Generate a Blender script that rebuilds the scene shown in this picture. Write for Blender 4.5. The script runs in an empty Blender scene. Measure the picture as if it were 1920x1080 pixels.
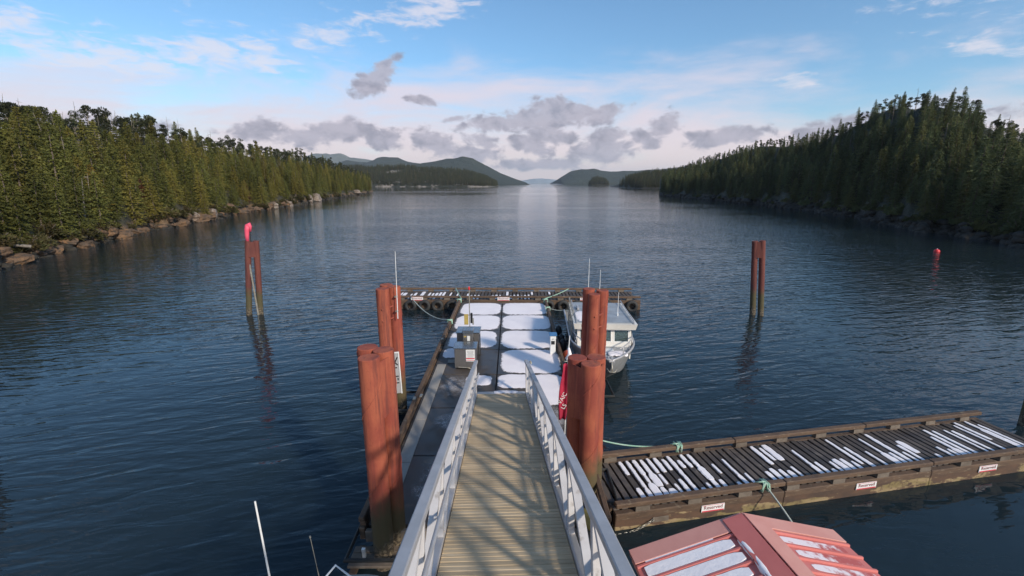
import bpy, bmesh, math, random
import numpy as np
from mathutils import Vector, Matrix, Euler

R = math.radians
PI = math.pi
rnd = random.Random(7)
SC = bpy.context.scene
COL = SC.collection

# ------------------------------------------------------------------ camera
cam_d = bpy.data.cameras.new('camera')
cam_d.sensor_width = 36.0
cam_d.lens = 36.0 * 850.0 / 1920.0
cam_d.clip_start = 0.05
cam_d.clip_end = 40000
cam = bpy.data.objects.new('camera', cam_d)
COL.objects.link(cam)
cam.location = (0, 0, 8.0)
cam.rotation_euler = (R(90 - 13.05), 0, 0)
SC.camera = cam

# ------------------------------------------------------------------ light
SUN_AZ, SUN_EL = R(139.0), R(29.0)          # clockwise from +Y
sun_d = bpy.data.lights.new('sun', 'SUN')
sun_d.energy = 2.5
sun_d.angle = R(4.0)
sun_d.color = (1.0, 0.90, 0.76)
sun = bpy.data.objects.new('sun', sun_d)
COL.objects.link(sun)
sdir = Vector((math.sin(SUN_AZ) * math.cos(SUN_EL), math.cos(SUN_AZ) * math.cos(SUN_EL), math.sin(SUN_EL)))
sun.rotation_euler = sdir.to_track_quat('Z', 'Y').to_euler()
sun.location = (40, -40, 40)

SC.view_settings.view_transform = 'Standard'
SC.view_settings.look = 'None'
SC.view_settings.exposure = 0.66
SC.view_settings.gamma = 1.0
SC.view_settings.use_curve_mapping = False
SC.cycles.use_denoising = True
SC.cycles.max_bounces = 6
SC.cycles.transparent_max_bounces = 12
SC.cycles.sample_clamp_indirect = 6.0


# ------------------------------------------------------------------ node helpers
class NT:
    def __init__(s, tree):
        s.t = tree
        s.n = tree.nodes
        s.l = tree.links

    def node(s, typ, **kw):
        n = s.n.new(typ)
        for k, v in kw.items():
            setattr(n, k, v)
        return n

    def put(s, sock, val):
        if isinstance(val, bpy.types.NodeSocket):
            s.l.new(val, sock)
        else:
            sock.default_value = val

    def m(s, op, a, b=None, c=None, clamp=False):
        n = s.n.new('ShaderNodeMath')
        n.operation = op
        n.use_clamp = clamp
        s.put(n.inputs[0], a)
        if b is not None:
            s.put(n.inputs[1], b)
        if c is not None:
            s.put(n.inputs[2], c)
        return n.outputs[0]

    def vm(s, op, a, b=None):
        n = s.n.new('ShaderNodeVectorMath')
        n.operation = op
        s.put(n.inputs[0], a)
        if b is not None:
            s.put(n.inputs[1], b)
        return n.outputs[0]

    def sep(s, v):
        n = s.n.new('ShaderNodeSeparateXYZ')
        s.put(n.inputs[0], v)
        return n.outputs

    def comb(s, x, y, z):
        n = s.n.new('ShaderNodeCombineXYZ')
        for i, q in enumerate((x, y, z)):
            s.put(n.inputs[i], q)
        return n.outputs[0]

    def noise(s, vec, scale, detail=4, rough=0.55, dist=0.0):
        n = s.n.new('ShaderNodeTexNoise')
        s.put(n.inputs['Vector'], vec)
        s.put(n.inputs['Scale'], scale)
        n.inputs['Detail'].default_value = detail
        n.inputs['Roughness'].default_value = rough
        n.inputs['Distortion'].default_value = dist
        return n.outputs['Fac']

    def ss(s, val, lo, hi, a=0.0, b=1.0):
        n = s.n.new('ShaderNodeMapRange')
        n.interpolation_type = 'SMOOTHSTEP'
        n.clamp = True
        s.put(n.inputs[0], val)
        n.inputs[1].default_value = lo
        n.inputs[2].default_value = hi
        n.inputs[3].default_value = a
        n.inputs[4].default_value = b
        return n.outputs[0]

    def mix(s, f, a, b, blend='MIX'):
        n = s.n.new('ShaderNodeMix')
        n.data_type = 'RGBA'
        n.blend_type = blend
        s.put(n.inputs[0], f)
        for q, v in ((6, a), (7, b)):
            if isinstance(v, (tuple, list)):
                v = (*v[:3], 1.0)
            s.put(n.inputs[q], v)
        return n.outputs[2]


# ------------------------------------------------------------------ world: clear sky with cloud layers
W = bpy.data.worlds.new('World')
SC.world = W
W.use_nodes = True
w = NT(W.node_tree)
w.n.clear()
sky = w.node('ShaderNodeTexSky', sky_type='NISHITA')
sky.sun_disc = False
sky.sun_elevation = SUN_EL
sky.sun_rotation = SUN_AZ
sky.altitude = 10
sky.air_density = 1.0
sky.dust_density = 0.6
sky.ozone_density = 2.2
tc = w.node('ShaderNodeTexCoord')
D = tc.outputs['Generated']
dx, dy, dz = w.sep(D)
DEG = 180.0 / PI
az = w.m('MULTIPLY', w.m('ARCTAN2', dx, dy), DEG)
el = w.m('MULTIPLY', w.m('ARCSINE', dz), DEG)
# high thin veil, thicker towards the horizon all round
vn = w.noise(w.vm('MULTIPLY', D, (2.2, 2.2, 9.0)), 1.0, 6, 0.6, 0.6)
vn2 = w.noise(w.vm('MULTIPLY', D, (5.0, 5.0, 26.0)), 1.0, 5, 0.6, 0.3)
vh = w.m('ADD', el, w.m('MULTIPLY', w.m('SUBTRACT', vn, 0.5), -26.0))
vh = w.m('ADD', vh, w.m('MULTIPLY', w.m('SUBTRACT', vn2, 0.5), -7.0))
veil = w.ss(vh, 4.0, 14.5, 0.94, 0.0)
# rippled sheets of high cloud
rip = w.noise(w.vm('MULTIPLY', D, (20.0, 20.0, 70.0)), 1.0, 5, 0.62, 0.4)
rip2 = w.noise(w.vm('MULTIPLY', D, (4.0, 4.0, 12.0)), 1.0, 3, 0.5)


def blob(a0, e0, rx, ry, tilt=0.0):
    u = w.m('SUBTRACT', az, a0)
    v = w.m('SUBTRACT', el, e0)
    if tilt:
        ct, st = math.cos(R(tilt)), math.sin(R(tilt))
        u, v = (w.m('ADD', w.m('MULTIPLY', u, ct), w.m('MULTIPLY', v, st)),
                w.m('SUBTRACT', w.m('MULTIPLY', v, ct), w.m('MULTIPLY', u, st)))
    vec = w.comb(w.m('DIVIDE', u, rx), w.m('DIVIDE', v, ry), 0.0)
    n = w.n.new('ShaderNodeVectorMath')
    n.operation = 'LENGTH'
    w.l.new(vec, n.inputs[0])
    return w.m('SUBTRACT', 1.0, n.outputs['Value'])


def union(lst):
    r = lst[0]
    for q in lst[1:]:
        r = w.m('MAXIMUM', r, q)
    return r


sheet = union([blob(-31, 12.2, 13, 3.0, 10), blob(-40, 10.6, 9, 2.2, 6), blob(-19, 15.4, 9, 2.6, 16),
               blob(-9, 18.4, 9, 2.0, 14), blob(-48, 12, 10, 3), blob(-62, 16, 14, 4), blob(46, 16, 13, 3.4, -6),
               blob(44, 11, 7, 1.2, -20), blob(29.5, 10.2, 4.5, 1.0, -8), blob(75, 14, 16, 4), blob(120, 18, 22, 5),
               blob(-110, 20, 24, 6), blob(-150, 15, 24, 5), blob(165, 16, 24, 5), blob(2, 31, 22, 5), blob(-70, 34, 26, 7),
               blob(80, 36, 26, 6)])
sh = w.m('ADD', sheet, w.m('MULTIPLY', w.m('SUBTRACT', rip, 0.5), 3.4))
sh = w.m('ADD', sh, w.m('MULTIPLY', w.m('SUBTRACT', rip2, 0.5), 1.5))
sheet = w.ss(sh, 0.12, 1.15, 0.0, 0.72)
# low grey cumulus
pv = w.comb(w.m('MULTIPLY', az, 0.62), w.m('MULTIPLY', el, 0.95), 1.7)
pn = w.noise(pv, 0.75, 8, 0.56, 0.3)
puff = union([blob(2.2, 7.3, 6.2, 1.25, 3), blob(4.8, 8.3, 3.0, 1.6), blob(10.8, 7.8, 3.2, 1.1, 8), blob(17.6, 6.3, 1.9, 1.3, 30),
              blob(15.6, 4.9, 2.0, 0.9, -30), blob(23.8, 4.9, 4.2, 1.05, 4), blob(10.8, 3.7, 4.0, 1.7, 8), blob(-9.0, 4.4, 2.9, 1.6, -20),
              blob(-20.0, 5.8, 3.6, 1.35, 6), blob(-23.5, 4.9, 3.4, 1.0), blob(-15.6, 11.4, 3.2, 1.3, 38), blob(-10.6, 9.3, 1.9, 0.5, -8),
              blob(-6.7, 7.4, 1.6, 0.4, 10), blob(-28.2, 5.4, 2.1, 1.1, 8), blob(-15, 4.9, 2.2, 1.0), blob(-3.6, 4.8, 2.4, 1.0, -15),
              blob(2.5, 4.3, 2.6, 1.1, -20), blob(-1.5, 6.9, 4.5, 1.0, 5), blob(7.4, 7.9, 3.6, 1.3, 4), blob(4.5, 5.7, 3.0, 1.0, -10), blob(11.5, 5.4, 2.2, 0.9), blob(-4.5, 3.4, 3.4, 1.0),  blob(4, 2.2, 6.5, 0.7), blob(-40, 4.5, 6, 1.2), blob(37, 5, 6, 1.2), blob(55, 6, 8, 1.5),
              blob(-58, 7, 8, 1.6), blob(80, 5, 7, 1.4), blob(-85, 6, 9, 1.5), blob(110, 6, 8, 1.6), blob(-120, 5, 9, 1.4),
              blob(145, 6, 9, 1.6), blob(-155, 7, 8, 1.6)])
pf = w.m('ADD', puff, w.m('MULTIPLY', w.m('SUBTRACT', pn, 0.39), 2.5))
puffm = w.ss(pf, 0.05, 0.62, 0.0, 0.90)
warm = w.ss(el, 0.0, 9.0, 1.0, 0.0)
veil_col = w.mix(warm, (4.4, 3.95, 4.4), (5.5, 4.5, 4.3))
skyc = w.mix(1.0, sky.outputs[0], (0.62, 0.81, 0.89), 'MULTIPLY')
c = w.mix(veil, skyc, veil_col)
c = w.mix(sheet, c, (4.6, 4.35, 4.7))
shade = w.ss(pn, 0.42, 0.75, 0.0, 1.0)
c = w.mix(puffm, c, w.mix(shade, (2.7, 2.55, 3.0), (1.5, 1.5, 1.9)))
bg = w.node('ShaderNodeBackground')
bg.inputs[1].default_value = 0.12
w.l.new(c, bg.inputs[0])
wo = w.node('ShaderNodeOutputWorld')
w.l.new(bg.outputs[0], wo.inputs[0])


# ------------------------------------------------------------------ materials
MATS = {}


def base_mat(name):
    m = bpy.data.materials.new(name)
    m.use_nodes = True
    t = NT(m.node_tree)
    b = t.n['Principled BSDF']
    MATS[name] = m
    return m, t, b


def bump(t, b, height, strength=0.3, dist=0.02):
    n = t.n.new('ShaderNodeBump')
    n.inputs['Strength'].default_value = strength
    n.inputs['Distance'].default_value = dist
    t.l.new(height, n.inputs['Height'])
    t.l.new(n.outputs[0], b.inputs['Normal'])


def coords(t, kind='Object', scale=(1, 1, 1)):
    if kind == 'World':
        v = t.node('ShaderNodeNewGeometry').outputs['Position']
    else:
        v = t.node('ShaderNodeTexCoord').outputs[kind]
    return t.vm('MULTIPLY', v, tuple(scale))


def pm(name, c1, c2=None, scale=3.0, rough=0.6, r2=None, metal=0.0, bmp=0.2, bd=0.01, stretch=(1, 1, 1),
       kind='World', lo=0.35, hi=0.65, rand=0.0, c3=None, s3=12.0, lo3=0.58, hi3=0.7):
    m, t, b = base_mat(name)
    v = coords(t, kind, stretch)
    f = t.noise(v, scale, 6, 0.6)
    fac = t.ss(f, lo, hi)
    col = t.mix(fac, c1, c2 or tuple(x * 0.75 for x in c1))
    if c3:
        f3 = t.noise(t.vm('ADD', v, (3.1, 7.7, 1.3)), s3, 5, 0.6)
        col = t.mix(t.ss(f3, lo3, hi3), col, c3)
    if rand:
        oi = t.node('ShaderNodeObjectInfo').outputs['Random']
        hv = t.n.new('ShaderNodeHueSaturation')
        t.l.new(col, hv.inputs['Color'])
        t.l.new(t.m('MULTIPLY_ADD', oi, 2 * rand, 1 - rand), hv.inputs['Value'])
        col = hv.outputs[0]
    t.l.new(col, b.inputs['Base Color'])
    b.inputs['Metallic'].default_value = metal
    if r2 is None:
        b.inputs['Roughness'].default_value = rough
    else:
        t.l.new(t.ss(f, lo, hi, rough, r2), b.inputs['Roughness'])
    if bmp:
        f2 = t.noise(v, scale * 5, 5, 0.65)
        bump(t, b, t.m('ADD', t.m('MULTIPLY', f, 0.6), f2), bmp, bd)
    return m


def steel_mat(name, ca, cb, cc, algae=(0.7, 1.7), top=0.9):
    """painted and rusting pile steel; weed and barnacles grow in the tidal zone above the water line"""
    m, t, b = base_mat(name)
    pos = coords(t, 'World')
    x, y, z = t.sep(pos)
    st = t.noise(t.vm('MULTIPLY', pos, (7, 7, 0.45)), 1.0, 6, 0.65)
    bl = t.noise(t.vm('MULTIPLY', pos, (1, 1, 0.6)), 1.7, 5, 0.6)
    fine = t.noise(pos, 26, 4, 0.7)
    col = t.mix(t.ss(bl, 0.36, 0.64), ca, cb)
    col = t.mix(t.ss(st, 0.50, 0.66, 0, 0.85), col, cc)
    st2 = t.noise(t.vm('MULTIPLY', pos, (16, 16, 0.8)), 1.0, 5, 0.7)
    col = t.mix(t.ss(st2, 0.56, 0.68, 0, 0.45), col, tuple(q * 1.35 for q in cb))
    col = t.mix(t.ss(fine, 0.58, 0.70, 0, 0.45), col, tuple(q * 0.55 for q in ca))
    zz = t.m('ADD', z, t.m('MULTIPLY', t.m('SUBTRACT', bl, 0.5), 1.1))
    zz = t.m('ADD', zz, t.m('MULTIPLY', t.m('SUBTRACT', st, 0.5), 0.7))
    col = t.mix(t.ss(zz, algae[1], algae[1] + 0.75, 0.92, 0.0), col, (0.075, 0.068, 0.030))
    bar = t.noise(pos, 13, 5, 0.7)
    bcol = t.mix(t.ss(bar, 0.45, 0.6), (0.045, 0.035, 0.025), (0.21, 0.165, 0.11))
    col = t.mix(t.ss(zz, algae[0], algae[0] + 0.35, 0.95, 0.0), col, bcol)
    t.l.new(col, b.inputs['Base Color'])
    b.inputs['Roughness'].default_value = 0.85
    hb = t.m('MULTIPLY', bar, t.ss(zz, algae[0], algae[0] + 0.4, 3.0, 0.3))
    bump(t, b, t.m('ADD', hb, t.m('MULTIPLY', fine, 0.3)), 0.5, 0.02)
    return m


steel_mat('rust_steel', (0.25, 0.050, 0.031), (0.36, 0.092, 0.046), (0.145, 0.038, 0.028), (0.35, 1.05))
steel_mat('brown_steel', (0.12, 0.034, 0.028), (0.155, 0.045, 0.032), (0.08, 0.027, 0.024), (0.3, 1.1))
steel_mat('dark_steel', (0.05, 0.035, 0.035), (0.06, 0.04, 0.035), (0.035, 0.025, 0.025), (0.3, 1.0))
pm('weld', (0.22, 0.055, 0.030), (0.17, 0.05, 0.03), 8, 0.7, bmp=0.1)
pm('aluminium', (0.52, 0.50, 0.50), (0.44, 0.425, 0.42), 2.5, 0.42, 0.55, 0.35, 0.06, 0.004, lo=0.3, hi=0.7)
pm('aluminium_pale', (0.62, 0.585, 0.57), (0.54, 0.505, 0.49), 3.0, 0.5, 0.6, 0.1, 0.06, 0.004, lo=0.3, hi=0.7,
   c3=(0.40, 0.36, 0.33), s3=5.0)
pm('steel_sheet', (0.30, 0.28, 0.27), (0.25, 0.235, 0.225), 3.0, 0.33, 0.45, 0.75, 0.05, 0.003)
pm('steel_lid', (0.32, 0.34, 0.36), (0.27, 0.29, 0.31), 3.0, 0.22, 0.32, 0.85, 0.04, 0.003, c3=(0.28, 0.20, 0.12), s3=3.0)  # same steel, with the blue of the reflected sky tinted into it
pm('tread', (0.56, 0.415, 0.25), (0.47, 0.345, 0.205), 2.4, 0.6, 0.75, 0, 0.5, 0.006, (0.5, 7, 1), 'World', 0.3, 0.7, 0.13,
   c3=(0.62, 0.48, 0.31), s3=2.0, lo3=0.5, hi3=0.7)
pm('wet_concrete', (0.034, 0.028, 0.025), (0.075, 0.060, 0.050), 0.8, 0.30, 0.7, 0, 0.3, 0.006, lo=0.38, hi=0.66,
   c3=(0.12, 0.085, 0.055), s3=1.1, lo3=0.56, hi3=0.72)
pm('pale_board', (0.34, 0.31, 0.275), (0.26, 0.235, 0.205), 1.6, 0.7, bmp=0.25, rand=0.1, stretch=(1, 0.5, 1))
pm('timber', (0.125, 0.075, 0.045), (0.085, 0.052, 0.034), 2.0, 0.8, bmp=0.6, bd=0.012, stretch=(1.2, 1.2, 5), rand=0.15,
   c3=(0.20, 0.15, 0.10), s3=4.0)
pm('grey_timber', (0.17, 0.135, 0.105), (0.11, 0.085, 0.065), 3.0, 0.85, bmp=0.6, bd=0.012, rand=0.15)
pm('plank', (0.095, 0.075, 0.062), (0.060, 0.047, 0.040), 2.2, 0.75, 0.5, 0, 0.6, 0.01, (1, 1, 1), 'World', 0.35, 0.65, 0.22,
   c3=(0.15, 0.125, 0.105), s3=3.5, lo3=0.6, hi3=0.72)
pm('dark_float', (0.020, 0.019, 0.018), (0.035, 0.032, 0.028), 3, 0.6, bmp=0.3)
pm('rubber', (0.018, 0.018, 0.019), (0.035, 0.034, 0.033), 4, 0.7, bmp=0.3)
pm('snow', (0.90, 0.85, 0.85), (0.85, 0.80, 0.81), 1.5, 0.65, bmp=0.45, bd=0.02)
pm('white_paint', (0.78, 0.77, 0.75), (0.70, 0.69, 0.67), 3, 0.4, bmp=0.05)
pm('cream_paint', (0.74, 0.70, 0.63), (0.66, 0.62, 0.56), 2, 0.35, bmp=0.04)
pm('hull_grey', (0.30, 0.30, 0.30), (0.25, 0.25, 0.25), 2, 0.4, 0.5, 0.3, 0.06)
pm('deck_grey', (0.42, 0.42, 0.42), (0.36, 0.36, 0.36), 4, 0.6, bmp=0.2)
pm('black', (0.012, 0.012, 0.013), (0.02, 0.02, 0.02), 4, 0.5, bmp=0.1)
pm('blue_cap', (0.05, 0.16, 0.34), (0.06, 0.19, 0.38), 3, 0.3, bmp=0.03)
pm('red_sign', (0.62, 0.045, 0.075), (0.55, 0.04, 0.06), 3, 0.5, bmp=0.03)
pm('dark_red', (0.22, 0.02, 0.03), (0.18, 0.015, 0.025), 3, 0.5, bmp=0.0)
pm('banner_red', (0.42, 0.02, 0.055), (0.33, 0.015, 0.045), 3, 0.75, bmp=0.2)
pm('pink', (0.80, 0.10, 0.17), (0.70, 0.08, 0.14), 2, 0.6, bmp=0.2)
pm('buoy_red', (0.75, 0.03, 0.035), (0.6, 0.025, 0.03), 4, 0.4, bmp=0.05)
pm('yellow', (0.45, 0.33, 0.09), (0.38, 0.27, 0.08), 4, 0.6, bmp=0.1)
pm('orange', (0.55, 0.10, 0.04), (0.45, 0.08, 0.03), 4, 0.5, bmp=0.1)
pm('rope_green', (0.20, 0.42, 0.30), (0.42, 0.52, 0.42), 20, 0.8, bmp=0.4, bd=0.01)
pm('rope_pale', (0.46, 0.48, 0.42), (0.34, 0.37, 0.33), 20, 0.8, bmp=0.4, bd=0.01)
pm('galvanised', (0.40, 0.38, 0.33), (0.28, 0.25, 0.2), 9, 0.5, metal=0.5, bmp=0.1)
pm('roof_red', (0.58, 0.17, 0.145), (0.52, 0.14, 0.12), 1.6, 0.35, 0.5, 0, 0.08, 0.004)
pm('roof_trim', (0.66, 0.31, 0.25), (0.60, 0.26, 0.21), 1.6, 0.35, 0.5, 0, 0.06, 0.004)
pm('shed_wall', (0.33, 0.30, 0.27), (0.28, 0.25, 0.22), 2, 0.6, bmp=0.2)
pm('roof_top', (0.36, 0.37, 0.38), (0.30, 0.31, 0.32), 2, 0.35, 0.5, 0.2, 0.05)
pm('cabin_green', (0.36, 0.385, 0.36), (0.24, 0.27, 0.25), 4, 0.6, bmp=0.2, lo=0.3, hi=0.7)


def float_side_mat():
    """weathered timber with yellow weed and peeling bark along the splash line"""
    m, t, b = base_mat('float_side')
    p = coords(t, 'World')
    x, y, z = t.sep(p)
    n1 = t.noise(t.vm('MULTIPLY', p, (1.3, 1.3, 4.0)), 1.0, 6, 0.6)
    n2 = t.noise(t.vm('MULTIPLY', p, (0.5, 0.5, 1.5)), 2.0, 4, 0.6)
    col = t.mix(t.ss(n1, 0.35, 0.65), (0.11, 0.060, 0.036), (0.065, 0.040, 0.028))
    f = t.m('ADD', t.m('SUBTRACT', 0.20, z), t.m('MULTIPLY', t.m('SUBTRACT', n2, 0.55), 1.7))
    col = t.mix(t.ss(f, 0.03, 0.09), col, t.mix(t.ss(n1, 0.4, 0.62), (0.30, 0.215, 0.115), (0.20, 0.15, 0.062)))
    n4 = t.noise(p, 6.0, 5, 0.65)
    col = t.mix(t.ss(n4, 0.5, 0.62, 0, 0.75), col, (0.085, 0.05, 0.032))
    t.l.new(col, b.inputs['Base Color'])
    b.inputs['Roughness'].default_value = 0.8
    bump(t, b, n1, 0.6, 0.02)


float_side_mat()


def frost_mat():
    """half-melted frost: grains of snow on the wet deck"""
    m, t, b = base_mat('frost')
    p = coords(t, 'World')
    f = t.noise(p, 38, 4, 0.7)
    g = t.noise(p, 1.9, 4, 0.6)
    loc = t.sep(t.node('ShaderNodeTexCoord').outputs['Object'])
    rr = t.m('SQRT', t.m('ADD', t.m('POWER', loc[0], 2.0), t.m('POWER', loc[1], 2.0)))
    k = t.m('ADD', t.m('MULTIPLY', t.m('SUBTRACT', f, 0.5), 1.6), t.m('MULTIPLY', t.m('SUBTRACT', g, 0.5), 1.2))
    k = t.m('SUBTRACT', t.m('ADD', k, 0.42), t.m('MULTIPLY', t.m('POWER', rr, 2.5), 0.62))
    b.inputs['Base Color'].default_value = (0.62, 0.58, 0.57, 1)
    b.inputs['Roughness'].default_value = 0.7
    t.l.new(t.ss(k, 0.1, 0.6, 0.0, 0.55), b.inputs['Alpha'])


frost_mat()


def glass_mat():
    m, t, b = base_mat('glass')
    b.inputs['Base Color'].default_value = (0.30, 0.40, 0.38, 1)
    b.inputs['Roughness'].default_value = 0.02
    b.inputs['Transmission Weight'].default_value = 0.85
    b.inputs['IOR'].default_value = 1.45


def snow_edge_mat():
    """snow melting away in ragged edges round a patch"""
    m, t, b = base_mat('snow_melting')
    p = coords(t, 'World')
    o = t.sep(t.node('ShaderNodeTexCoord').outputs['Object'])
    q = t.m('ADD', t.m('POWER', t.m('ABSOLUTE', o[0]), 4.5), t.m('POWER', t.m('ABSOLUTE', o[1]), 4.5))
    q = t.m('POWER', q, 1 / 4.5)
    n = t.noise(p, 7.0, 6, 0.7)
    n2 = t.noise(p, 1.3, 3, 0.5)
    k = t.m('SUBTRACT', 1.0, q)
    k = t.m('ADD', k, t.m('MULTIPLY', t.m('SUBTRACT', n, 0.5), 0.22))
    k = t.m('ADD', k, t.m('MULTIPLY', t.m('SUBTRACT', n2, 0.5), 0.12))
    t.l.new(t.ss(k, 0.015, 0.085), b.inputs['Alpha'])
    col = t.mix(t.ss(n2, 0.35, 0.65), (0.92, 0.84, 0.83), (0.87, 0.79, 0.79))
    t.l.new(col, b.inputs['Base Color'])
    b.inputs['Roughness'].default_value = 0.65
    bump(t, b, t.m('ADD', n, n2), 0.4, 0.012)


snow_edge_mat()
glass_mat()


def water_mat():
    m, t, b = base_mat('water')
    p = coords(t, 'World')
    x, y, z = t.sep(p)
    # wind-rippled sea: two wave trains plus chop; slicks and cat's paws far out
    rot = t.comb(t.m('ADD', t.m('MULTIPLY', x, 0.96), t.m('MULTIPLY', y, 0.28)),
                 t.m('SUBTRACT', t.m('MULTIPLY', y, 0.96), t.m('MULTIPLY', x, 0.28)), 0.0)
    n1 = t.noise(t.vm('MULTIPLY', rot, (0.50, 1.9, 1)), 1.0, 2, 0.45, 0.7)
    n2 = t.noise(t.vm('MULTIPLY', p, (0.7, 2.0, 1)), 2.3, 2, 0.5, 0.5)
    n3 = t.noise(t.vm('MULTIPLY', p, (1, 1, 1)), 0.28, 3, 0.5)
    h = t.m('ADD', t.m('MULTIPLY', n1, 1.0), t.m('MULTIPLY', n2, 0.30))
    h = t.m('ADD', h, t.m('MULTIPLY', n3, 0.6))
    gust = t.noise(t.vm('MULTIPLY', p, (0.004, 0.016, 1)), 1.0, 4, 0.55, 0.8)
    gust2 = t.noise(t.vm('MULTIPLY', p, (0.03, 0.05, 1)), 1.0, 3, 0.55, 0.5)
    amp = t.m('MULTIPLY', t.ss(gust, 0.32, 0.62, 0.30, 1.0), t.ss(gust2, 0.3, 0.65, 0.7, 1.0))
    amp = t.m('MULTIPLY', amp, t.ss(y, 45.0, 220.0, 1.0, 0.5))
    # sheltered water inside the floats is calmer
    shelter = t.m('MULTIPLY', t.ss(x, 5.0, 13.0, 0.0, 1.0), t.ss(y, 8.0, 13.0, 1.0, 0.0))
    shelter = t.m('MAXIMUM', shelter, t.ss(y, 4.0, 15.0, 0.42, 0.0))
    amp = t.m('MULTIPLY', amp, t.m('SUBTRACT', 1.0, t.m('MULTIPLY', shelter, 0.8)))
    bn = t.n.new('ShaderNodeBump')
    bn.inputs['Distance'].default_value = 0.15
    t.l.new(t.m('MULTIPLY', amp, 0.8), bn.inputs['Strength'])
    t.l.new(h, bn.inputs['Height'])
    t.l.new(bn.outputs[0], b.inputs['Normal'])
    b.inputs['Base Color'].default_value = (0.012, 0.021, 0.026, 1)
    b.inputs['Roughness'].default_value = 0.03
    b.inputs['IOR'].default_value = 1.34
    return m


water_mat()


def leaf_mat(name, a, bcol, ccol=None, vmin=0.62, vmax=1.3):
    m, t, b = base_mat(name)
    p = coords(t, 'World')
    f = t.noise(p, 0.9, 3, 0.6)
    rv = t.node('ShaderNodeObjectInfo').outputs['Random']
    col = t.mix(t.ss(f, 0.35, 0.65), a, bcol)
    if ccol:
        col = t.mix(t.ss(rv, 0.55, 0.95, 0, 0.85), col, ccol)
    hv = t.n.new('ShaderNodeHueSaturation')
    t.l.new(col, hv.inputs['Color'])
    r2 = t.m('FRACT', t.m('MULTIPLY', rv, 17.31))
    t.l.new(t.m('MULTIPLY_ADD', r2, vmax - vmin, vmin), hv.inputs['Value'])
    t.l.new(hv.outputs[0], b.inputs['Base Color'])
    b.inputs['Roughness'].default_value = 0.75
    b.inputs['Specular IOR Level'].default_value = 0.2
    tr = t.n.new('ShaderNodeBsdfTranslucent')
    t.l.new(hv.outputs[0], tr.inputs['Color'])
    mx = t.n.new('ShaderNodeMixShader')
    mx.inputs[0].default_value = 0.33
    t.l.new(b.outputs[0], mx.inputs[1])
    t.l.new(tr.outputs[0], mx.inputs[2])
    t.l.new(mx.outputs[0], t.n['Material Output'].inputs['Surface'])
    return m


leaf_mat('needles_sunlit', (0.175, 0.172, 0.044), (0.115, 0.125, 0.036), (0.24, 0.20, 0.046))  # same species on both shores; warm sunlight tinted into this leaf colour
leaf_mat('needles_shaded', (0.140, 0.160, 0.068), (0.100, 0.125, 0.060), (0.175, 0.175, 0.066))  # copy for the shaded hill, its cooler unlit tone put into the colour
leaf_mat('needles_pine', (0.078, 0.085, 0.040), (0.058, 0.068, 0.035))
leaf_mat('needles_far', (0.085, 0.095, 0.040), (0.058, 0.070, 0.036), (0.12, 0.105, 0.045))
leaf_mat('needles_yellow', (0.20, 0.13, 0.022), (0.15, 0.11, 0.025))
leaf_mat('needles_red', (0.13, 0.045, 0.025), (0.10, 0.045, 0.03))
leaf_mat('shrub_leaf', (0.085, 0.085, 0.028), (0.10, 0.075, 0.035), (0.11, 0.10, 0.045))
pm('bark', (0.16, 0.125, 0.10), (0.10, 0.08, 0.065), 2.0, 0.9, bmp=0.4, rand=0.2, stretch=(3, 3, 0.6))
pm('bare_wood', (0.25, 0.215, 0.18), (0.17, 0.145, 0.12), 2.0, 0.85, bmp=0.3, rand=0.2, stretch=(3, 3, 0.5))


def ground_mat(name, low, mid, soil, zl=0.9, zh=2.0):
    m, t, b = base_mat(name)
    p = coords(t, 'World')
    x, y, z = t.sep(p)
    n = t.noise(p, 0.45, 6, 0.62)
    f = t.noise(p, 2.6, 5, 0.6)
    zz = t.m('ADD', z, t.m('MULTIPLY', t.m('SUBTRACT', n, 0.5), 1.6))
    col = t.mix(t.ss(zz, zl, zl + 0.35), low, mid)
    col = t.mix(t.ss(zz, zh, zh + 0.7), col, soil)
    col = t.mix(t.ss(f, 0.4, 0.62, 0, 0.55), col, tuple(q * 0.45 for q in low))
    t.l.new(col, b.inputs['Base Color'])
    b.inputs['Roughness'].default_value = 0.85
    bump(t, b, t.m('ADD', n, t.m('MULTIPLY', f, 0.5)), 0.8, 0.4)


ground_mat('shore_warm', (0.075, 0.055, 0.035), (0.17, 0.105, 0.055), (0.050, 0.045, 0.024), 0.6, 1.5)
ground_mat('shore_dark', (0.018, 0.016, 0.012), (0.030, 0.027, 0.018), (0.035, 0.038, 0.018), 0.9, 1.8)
ground_mat('shore_far', (0.26, 0.22, 0.19), (0.12, 0.11, 0.07), (0.040, 0.046, 0.022), 1.0, 3.0)
pm('rock_orange', (0.19, 0.105, 0.052), (0.10, 0.066, 0.044), 0.9, 0.85, bmp=0.9, bd=0.12, c3=(0.07, 0.05, 0.035), s3=2.2, lo3=0.5, hi3=0.62)
pm('rock_pale', (0.30, 0.255, 0.215), (0.19, 0.125, 0.085), 1.1, 0.85, bmp=0.9, bd=0.12, stretch=(1.6, 1.6, 0.6), c3=(0.09, 0.07, 0.055), s3=1.6, lo3=0.54, hi3=0.64)
pm('rock_dark', (0.018, 0.016, 0.012), (0.034, 0.028, 0.020), 1.4, 0.8, bmp=0.9, bd=0.1)
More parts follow.
